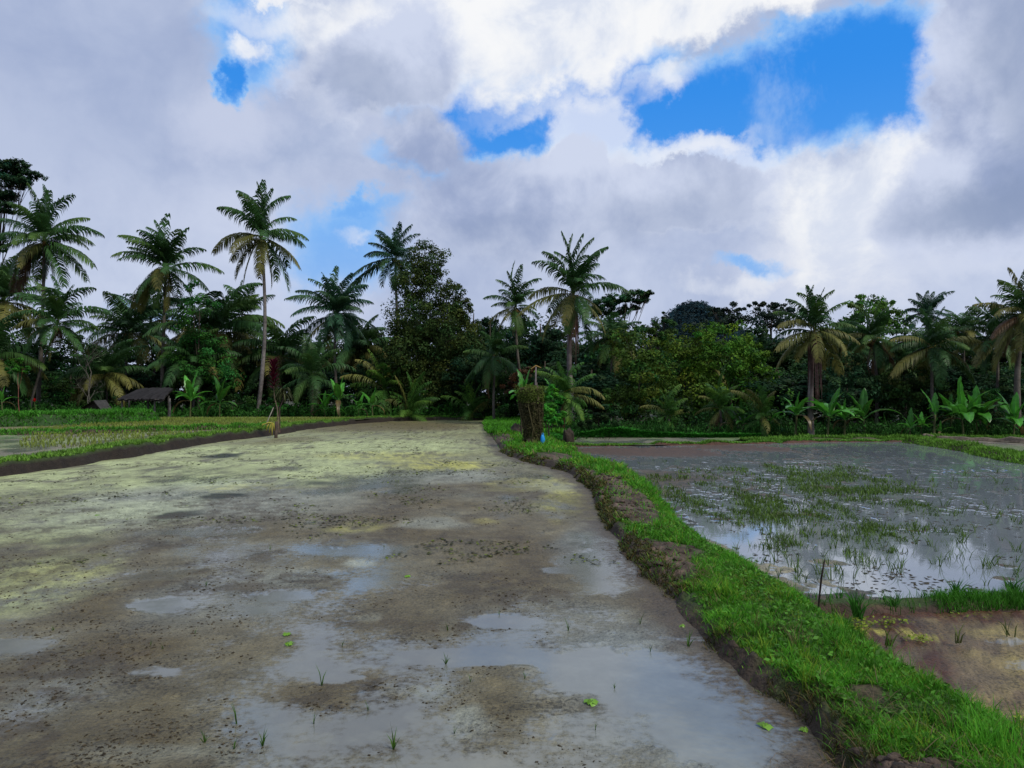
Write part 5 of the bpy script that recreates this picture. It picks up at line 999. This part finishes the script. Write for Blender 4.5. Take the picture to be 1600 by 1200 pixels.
# flecks of dark weed over the algae film
mb = MB(); n = 26000; Y = 1 / (1 / 62 + rng.random(n) * (1 / 9 - 1 / 62)); X = xLB(Y) + .3 + rng.random(n) * (xBL(Y) - xLB(Y) - .5)
k = (fbm(X * 1.1, Y * .9, 4, 410) + .3 * fbm(X * 6, Y * 5, 2, 411) > .70 + .12 * rng.random(n)); X, Y = X[k], Y[k]; n = len(X)
leaves(mb, np.stack([X, Y, .012 + 0 * X], 1), rng.normal(size=(n, 3)) * .15 + [0, 0, 1], (.02 + .05 * rng.random(n) ** 2) * (1 + .05 * Y), (.012 + .02 * rng.random(n)) * (1 + .06 * Y), np.where(rng.random((n, 1)) < .3, [[.13, .17, .02]], [[.035, .038, .014]]) * (.5 + .9 * rng.random((n, 1))), bend=.05)
tag(mb.build('weed_flecks', M_grass), 'flecks of dark and yellow green weed on the algae film of the left paddy', 'weed flecks', kind='stuff')
# clods on the mud
mb = MB(); n = 110000; Y = 1 / (1 / 45 + rng.random(n) ** 1.1 * (1 / 3.0 - 1 / 45)); X = (-.75 + 1.35 * rng.random(n)) * Y
dz = fbm(X * 2.2, Y * 2.2, 4, 400) + .35 * fbm(X * .5, Y * .4, 3, 401) + .22 * spots(X, Y, [(150, 1030, 260, 90, 1), (780, 960, 80, 60, .8), (760, 1010, 160, 40, .6), (560, 1100, 120, 60, .7), (200, 1150, 260, 60, .8), (380, 950, 90, 20, .8), (340, 900, 60, 10, .8)], 0).clip(0, 1) + .5 * (fbm(X * .9 + 40, Y * .75, 5, 15) - .5) - .30 * spots(X, Y, [(720, 1027, 140, 16, 1), (530, 1058, 60, 12, 1), (250, 945, 70, 14, 1), (470, 1010, 90, 40, 1), (600, 1130, 120, 30, .6)], 0).clip(0, 1) - .45 * spots(X, Y, [(1050, 1080, 240, 150, 1), (1000, 860, 150, 70, .8), (150, 760, 380, 48, .4), (300, 1000, 120, 30, .3)], 0).clip(0, 1)
k = (dz > .66 + .22 * rng.random(n)) & (X < xBL(Y) - .08) & (X > xLB(Y) + .2); X, Y = X[k], Y[k]; n = len(X)
wt_ = left_paddy(X, Y)[2]; k = wt_ < .35 + .35 * rng.random(n); X, Y = X[k], Y[k]; n = len(X); s = (.0011 + .0075 * rng.random(n) ** 7) * (1 + .08 * Y)
O = np.array([[1, 0, 0], [0, 1, 0], [-1, 0, 0], [0, -1, 0], [0, 0, .7], [0, 0, -.4]]); Fc = np.array([[0, 1, 4], [1, 2, 4], [2, 3, 4], [3, 0, 4], [1, 0, 5], [2, 1, 5], [3, 2, 5], [0, 3, 5]])
th = rng.random(n) * PI; st = 1 + 1.4 * rng.random(n) ** 2
V = O[None] * (.6 + .8 * rng.random((n, 6, 1))); V[:, :, 0] *= st[:, None]; ca, sa = np.cos(th)[:, None], np.sin(th)[:, None]
V = np.stack([V[..., 0] * ca - V[..., 1] * sa, V[..., 0] * sa + V[..., 1] * ca, V[..., 2]], -1) * s[:, None, None] + np.stack([X, Y, left_paddy(X, Y)[0] + .0005], 1)[:, None]
mb.add(V.reshape(-1, 3), None, (np.arange(n)[:, None, None] * 6 + Fc[None]).reshape(-1, 3), np.repeat(np.array([.040, .031, .018])[None] * (.5 + 1.3 * rng.random((n, 1))), 6, 0))
tag(mb.build('mud_clods', M_earth, smooth=True), 'scattered small dark mud clods and worm casts on the left paddy', 'mud clods', kind='stuff')

# clods of the bare patches
mb = MB()
for _ in range(520):
    q = DIRT[rng.integers(0, 4)]; x, y = G(q[0] + rng.normal() * q[2] * .5, q[1] + rng.normal() * q[3] * .55, .2)
    if not (xBL(y) + .12 < x < xBR(y) - .2): continue
    r = (.012 + .03 * rng.random() ** 2) * (1 + .03 * y); lump(mb, [x, y, float(bund_z(np.array(x), np.array(y)))], [r * 1.3, r, r * .6], np.array([.055, .040, .030]) * (.6 + .8 * rng.random()), 7, 5, int(rng.integers(0, 99)), .5, 2)
tag(mb.build('bank_clods', M_earth, smooth=True), 'crumbly lumps of dug mud on the bare patches of the middle bund', 'mud clods', kind='stuff')

# ---------------------------------------------------------------- sky, sun, camera
SUN_EL, SUN_AZ = math.radians(52), math.radians(125)      # azimuth measured from +Y towards +X
w = bpy.data.worlds.new('World'); scene.world = w; w.use_nodes = True; w.cycles.sampling_method = 'MANUAL'; w.cycles.sample_map_resolution = 512; nt = w.node_tree; nt.nodes.clear(); L = nt.links.new
out = nd(nt, 'ShaderNodeOutputWorld'); bg = nd(nt, 'ShaderNodeBackground'); bg.inputs['Strength'].default_value = .1; L(bg.outputs[0], out.inputs[0])
sky = nd(nt, 'ShaderNodeTexSky', sky_type='NISHITA'); sky.sun_disc = False; sky.sun_elevation = SUN_EL; sky.sun_rotation = SUN_AZ
tc = nd(nt, 'ShaderNodeTexCoord'); sep = nd(nt, 'ShaderNodeSeparateXYZ'); L(tc.outputs['Generated'], sep.inputs[0])
def M(op, a, b=None, c=None, clamp=False):
    n = nd(nt, 'ShaderNodeMath', operation=op); n.use_clamp = clamp
    for i, v in enumerate((a, b, c)):
        if v is None: continue
        if isinstance(v, (int, float)): n.inputs[i].default_value = v
        else: L(v, n.inputs[i])
    return n.outputs[0]
def MR(v, a, b, c=0., d=1., smooth=True):
    n = nd(nt, 'ShaderNodeMapRange', interpolation_type='SMOOTHSTEP' if smooth else 'LINEAR')
    for i, q in zip(('From Min', 'From Max', 'To Min', 'To Max'), (a, b, c, d)): n.inputs[i].default_value = q
    L(v, n.inputs['Value']); return n.outputs[0]
az = M('ARCTAN2', sep.outputs[0], sep.outputs[1]); el = M('ARCSINE', sep.outputs[2])
uv = nd(nt, 'ShaderNodeCombineXYZ'); L(az, uv.inputs[0]); L(el, uv.inputs[1])
def noise(scale, detail, rough=.55, dist=0., lac=2.0, vec=None):
    n = nd(nt, 'ShaderNodeTexNoise'); n.inputs['Scale'].default_value = scale; n.inputs['Detail'].default_value = detail; n.inputs['Roughness'].default_value = rough; n.inputs['Distortion'].default_value = dist
    L(vec if vec is not None else tc.outputs['Generated'], n.inputs['Vector']); return n
def warp(scale, detail, amt, rough=.6):
    n = noise(scale, detail, rough); s = nd(nt, 'ShaderNodeVectorMath', operation='SUBTRACT'); L(n.outputs['Color'], s.inputs[0]); s.inputs[1].default_value = (.5, .5, .5)
    m = nd(nt, 'ShaderNodeVectorMath', operation='SCALE'); L(s.outputs[0], m.inputs[0]); m.inputs['Scale'].default_value = amt
    a = nd(nt, 'ShaderNodeVectorMath', operation='ADD'); L(uv.outputs[0], a.inputs[0]); L(m.outputs[0], a.inputs[1]); return a.outputs[0]
W1 = warp(7, 7, .15, .64); W2 = warp(6, 7, .20, .62); W3 = warp(14, 5, .06, .6)
def azel(px, py):
    a, y, z = ray(px, py); return math.atan2(a, y), math.asin(z / math.sqrt(a * a + y * y + z * z))
def blob(px, py, rx, ry, rot=0., vec=None, soft=.5, amt=1.):
    """cloud patch: centre and half axes in the sky, rotation in degrees"""
    a, e = azel(px, py); f = 1164 * (1 + math.tan(a) ** 2)
    n = nd(nt, 'ShaderNodeMapping', vector_type='TEXTURE'); n.inputs['Location'].default_value = (a, e, 0); n.inputs['Rotation'].default_value = (0, 0, math.radians(rot)); n.inputs['Scale'].default_value = (rx / f * 1.0, ry / 1164 * math.cos(a) * math.cos(e) ** 2, 1e6)
    L(vec or W1, n.inputs['Vector']); ln = nd(nt, 'ShaderNodeVectorMath', operation='LENGTH'); L(n.outputs[0], ln.inputs[0])
    return MR(ln.outputs['Value'], 1 + soft, 1 - soft, 0., amt)
def union(lst, vec=None):
    r = None
    for b in lst:
        x = blob(*b[:4], rot=b[4] if len(b) > 4 else 0, soft=b[5] if len(b) > 5 else .5, amt=b[6] if len(b) > 6 else 1., vec=vec)
        r = x if r is None else M('MAXIMUM', r, x)
    return r
def cmix(f, a, b):
    n = nd(nt, 'ShaderNodeMix', data_type='RGBA'); L(f, n.inputs[0])
    for i, v in ((6, a), (7, b)):
        if isinstance(v, tuple): n.inputs[i].default_value = (*v, 1)
        else: L(v, n.inputs[i])
    return n.outputs[2]
K = 10.0
def cl(r, g, b): return (r * K, g * K, b * K)
def S(r, g, b):   # display value to linear
    return cl(*[((v / 255 + .055) / 1.055) ** 2.4 if v > 10 else v / 3294 for v in (r, g, b)])
n1 = noise(3.2, 5, .5, .2); n2 = noise(9, 6, .6, .3); nf = M('ADD', M('MULTIPLY', n1.outputs['Fac'], .6), M('MULTIPLY', n2.outputs['Fac'], .4))
grey = cmix(MR(nf, .38, .62), S(162, 177, 210), S(204, 214, 236))
grey = cmix(union([(120, 130, 330, 220, 0, .6, .5), (250, 250, 200, 90, 0, .6, .3), (580, 130, 130, 60, 0, .5, .6), (1040, 330, 180, 60, 0, .5, .35), (750, 400, 220, 50, 0, .5, .35)], W2), grey, S(156, 171, 206))
grey = cmix(union([(370, 190, 90, 60, 20, .6, .7), (480, 330, 260, 60, 0, .6, .45), (430, 110, 50, 25, 0, .6, .9), (900, 220, 160, 60, 0, .6, .5), (1300, 420, 160, 50, 0, .6, .5), (620, 200, 80, 60, 0, .6, .5)], W1), grey, S(204, 212, 234))
white = cmix(MR(n2.outputs['Fac'], .35, .6), S(222, 229, 243), S(247, 248, 250))
# layer 1: blue, where the cloud opens
skc = nd(nt, 'ShaderNodeHueSaturation'); skc.inputs['Saturation'].default_value = 1.45; skc.inputs['Value'].default_value = .85; L(sky.outputs[0], skc.inputs['Color'])
tint = nd(nt, 'ShaderNodeMix', data_type='RGBA', blend_type='MIX'); tint.inputs[0].default_value = .85; L(skc.outputs[0], tint.inputs[6]); tint.inputs[7].default_value = (*S(52, 146, 243), 1)
blue = tint.outputs[2]
n3 = noise(6, 6, .68, .3)
veil = M('MULTIPLY', MR(n3.outputs['Fac'], .52, .78), .45)
blue = cmix(MR(el, .42, .22, 0., .35), blue, S(120, 184, 248)); blue = cmix(veil, blue, S(190, 214, 245)); pale_blue = S(140, 190, 246)
# high white sheet and bright patches over the blue
wmask = union([(1000, 2, 600, 64, 5, .25), (850, 80, 180, 72, 10, .35), (1340, 300, 150, 66, 20, .35), (1090, 240, 110, 18, -8, .6, .8), (1040, 118, 60, 26, 25, .7, .8), (890, 150, 130, 18, 8, .8, .6), (1310, 370, 120, 100, 50, .6), (1260, 440, 60, 24, 0, .6), (1130, 450, 60, 18, 0, .7, .7), (556, 366, 26, 12, 0, .9, .7), (410, 95, 40, 24, 20, .6, .9), (1420, 270, 60, 40, 0, .6), (730, 20, 220, 40, 0, .6), (480, 5, 60, 14, 0, .6)], W2)
# where there is blue at all
bmask = union([(1230, 152, 270, 104, 6, .38), (1400, 140, 110, 112, 0, .35), (1005, 178, 170, 62, 0, .5), (750, 182, 140, 66, 0, .35), (900, 150, 140, 36, 8, .5), (392, 62, 60, 66, -30, .7, .6), (530, 385, 90, 62, 0, .7, .55), (570, 340, 60, 24, 0, .8, .5), (364, 120, 22, 34, 0, .6, .9), (1180, 420, 60, 12, 0, .8, .5), (640, 270, 60, 16, -20, .8, .5), (240, 495, 60, 14, 0, .5, .3), (920, 110, 130, 26, 8, .6, .8), (560, 330, 60, 20, 10, .8, .6)], W1)
bmask = M('MULTIPLY', bmask, MR(n3.outputs['Fac'], .25, .38, .7, 1.))
base = cmix(MR(bmask, .0, .5), grey, cmix(MR(bmask, .25, .95), pale_blue, blue))
base = cmix(M('MULTIPLY', wmask, MR(n2.outputs['Fac'], .36, .50, .72, 1.)), base, white)
# near grey cumulus in front of the opening
dark = union([(1610, 130, 170, 260, 0, .12), (1560, 320, 190, 120, 0, .18), (1080, 312, 135, 62, 0, .10), (900, 284, 66, 70, 20, .12), (600, 110, 120, 84, 15, .2), (850, 340, 210, 90, 0, .3), (1440, 350, 60, 40, 0, .3, .8), (660, 230, 60, 60, 0, .3)], W1)
gd = cmix(MR(nf, .38, .56), S(152, 167, 202), S(206, 215, 237))
gd = cmix(union([(1570, 320, 170, 50, 0, .8, .8), (1610, 100, 70, 220, 0, .8, .5), (600, 130, 100, 44, 0, .7, .5), (1060, 340, 120, 40, 0, .8, .4), (800, 380, 200, 40, 0, .8, .3)], W2), gd, S(134, 151, 184))
# bright rims along the sunlit tops of the cumulus
rim = union([(1610, 118, 184, 268, 0, .16), (1560, 312, 204, 130, 0, .2), (1080, 297, 152, 74, 0, .16), (920, 240, 80, 98, 30, .18), (600, 104, 126, 90, 15, .2)], W1)
base = cmix(M('MULTIPLY', rim, .72), base, S(232, 237, 248))
base = cmix(dark, base, gd)
# hazy brightening near the horizon
base = cmix(MR(el, .26, .06, 0., .35), base, S(186, 196, 222))
base = cmix(MR(el, -.02, -.12), base, (.25, .3, .2))
L(base, bg.inputs['Color'])

sd = bpy.data.lights.new('sun', 'SUN'); sd.energy = 3.0; sd.angle = math.radians(12); sd.color = (1, .94, .82); so = bpy.data.objects.new('sun', sd); COL.objects.link(so)
dv = Vector((math.sin(SUN_AZ) * math.cos(SUN_EL), math.cos(SUN_AZ) * math.cos(SUN_EL), math.sin(SUN_EL))); so.rotation_euler = dv.to_track_quat('Z', 'Y').to_euler(); so.location = dv * 50
cd = bpy.data.cameras.new('camera'); cd.sensor_width = 36; cd.lens = 36 * F / 1600; cd.clip_end = 6000; cd.clip_start = .05
co = bpy.data.objects.new('camera', cd); COL.objects.link(co); co.location = (0, 0, CH); co.rotation_euler = (PI / 2 + TP, 0, 0); scene.camera = co
scene.view_settings.view_transform = 'Standard'; scene.view_settings.look = 'None'; scene.view_settings.exposure = 0; scene.view_settings.gamma = 1
scene.cycles.max_bounces = 5; scene.cycles.diffuse_bounces = 3; scene.cycles.glossy_bounces = 3; scene.cycles.transmission_bounces = 3; scene.cycles.use_denoising = True
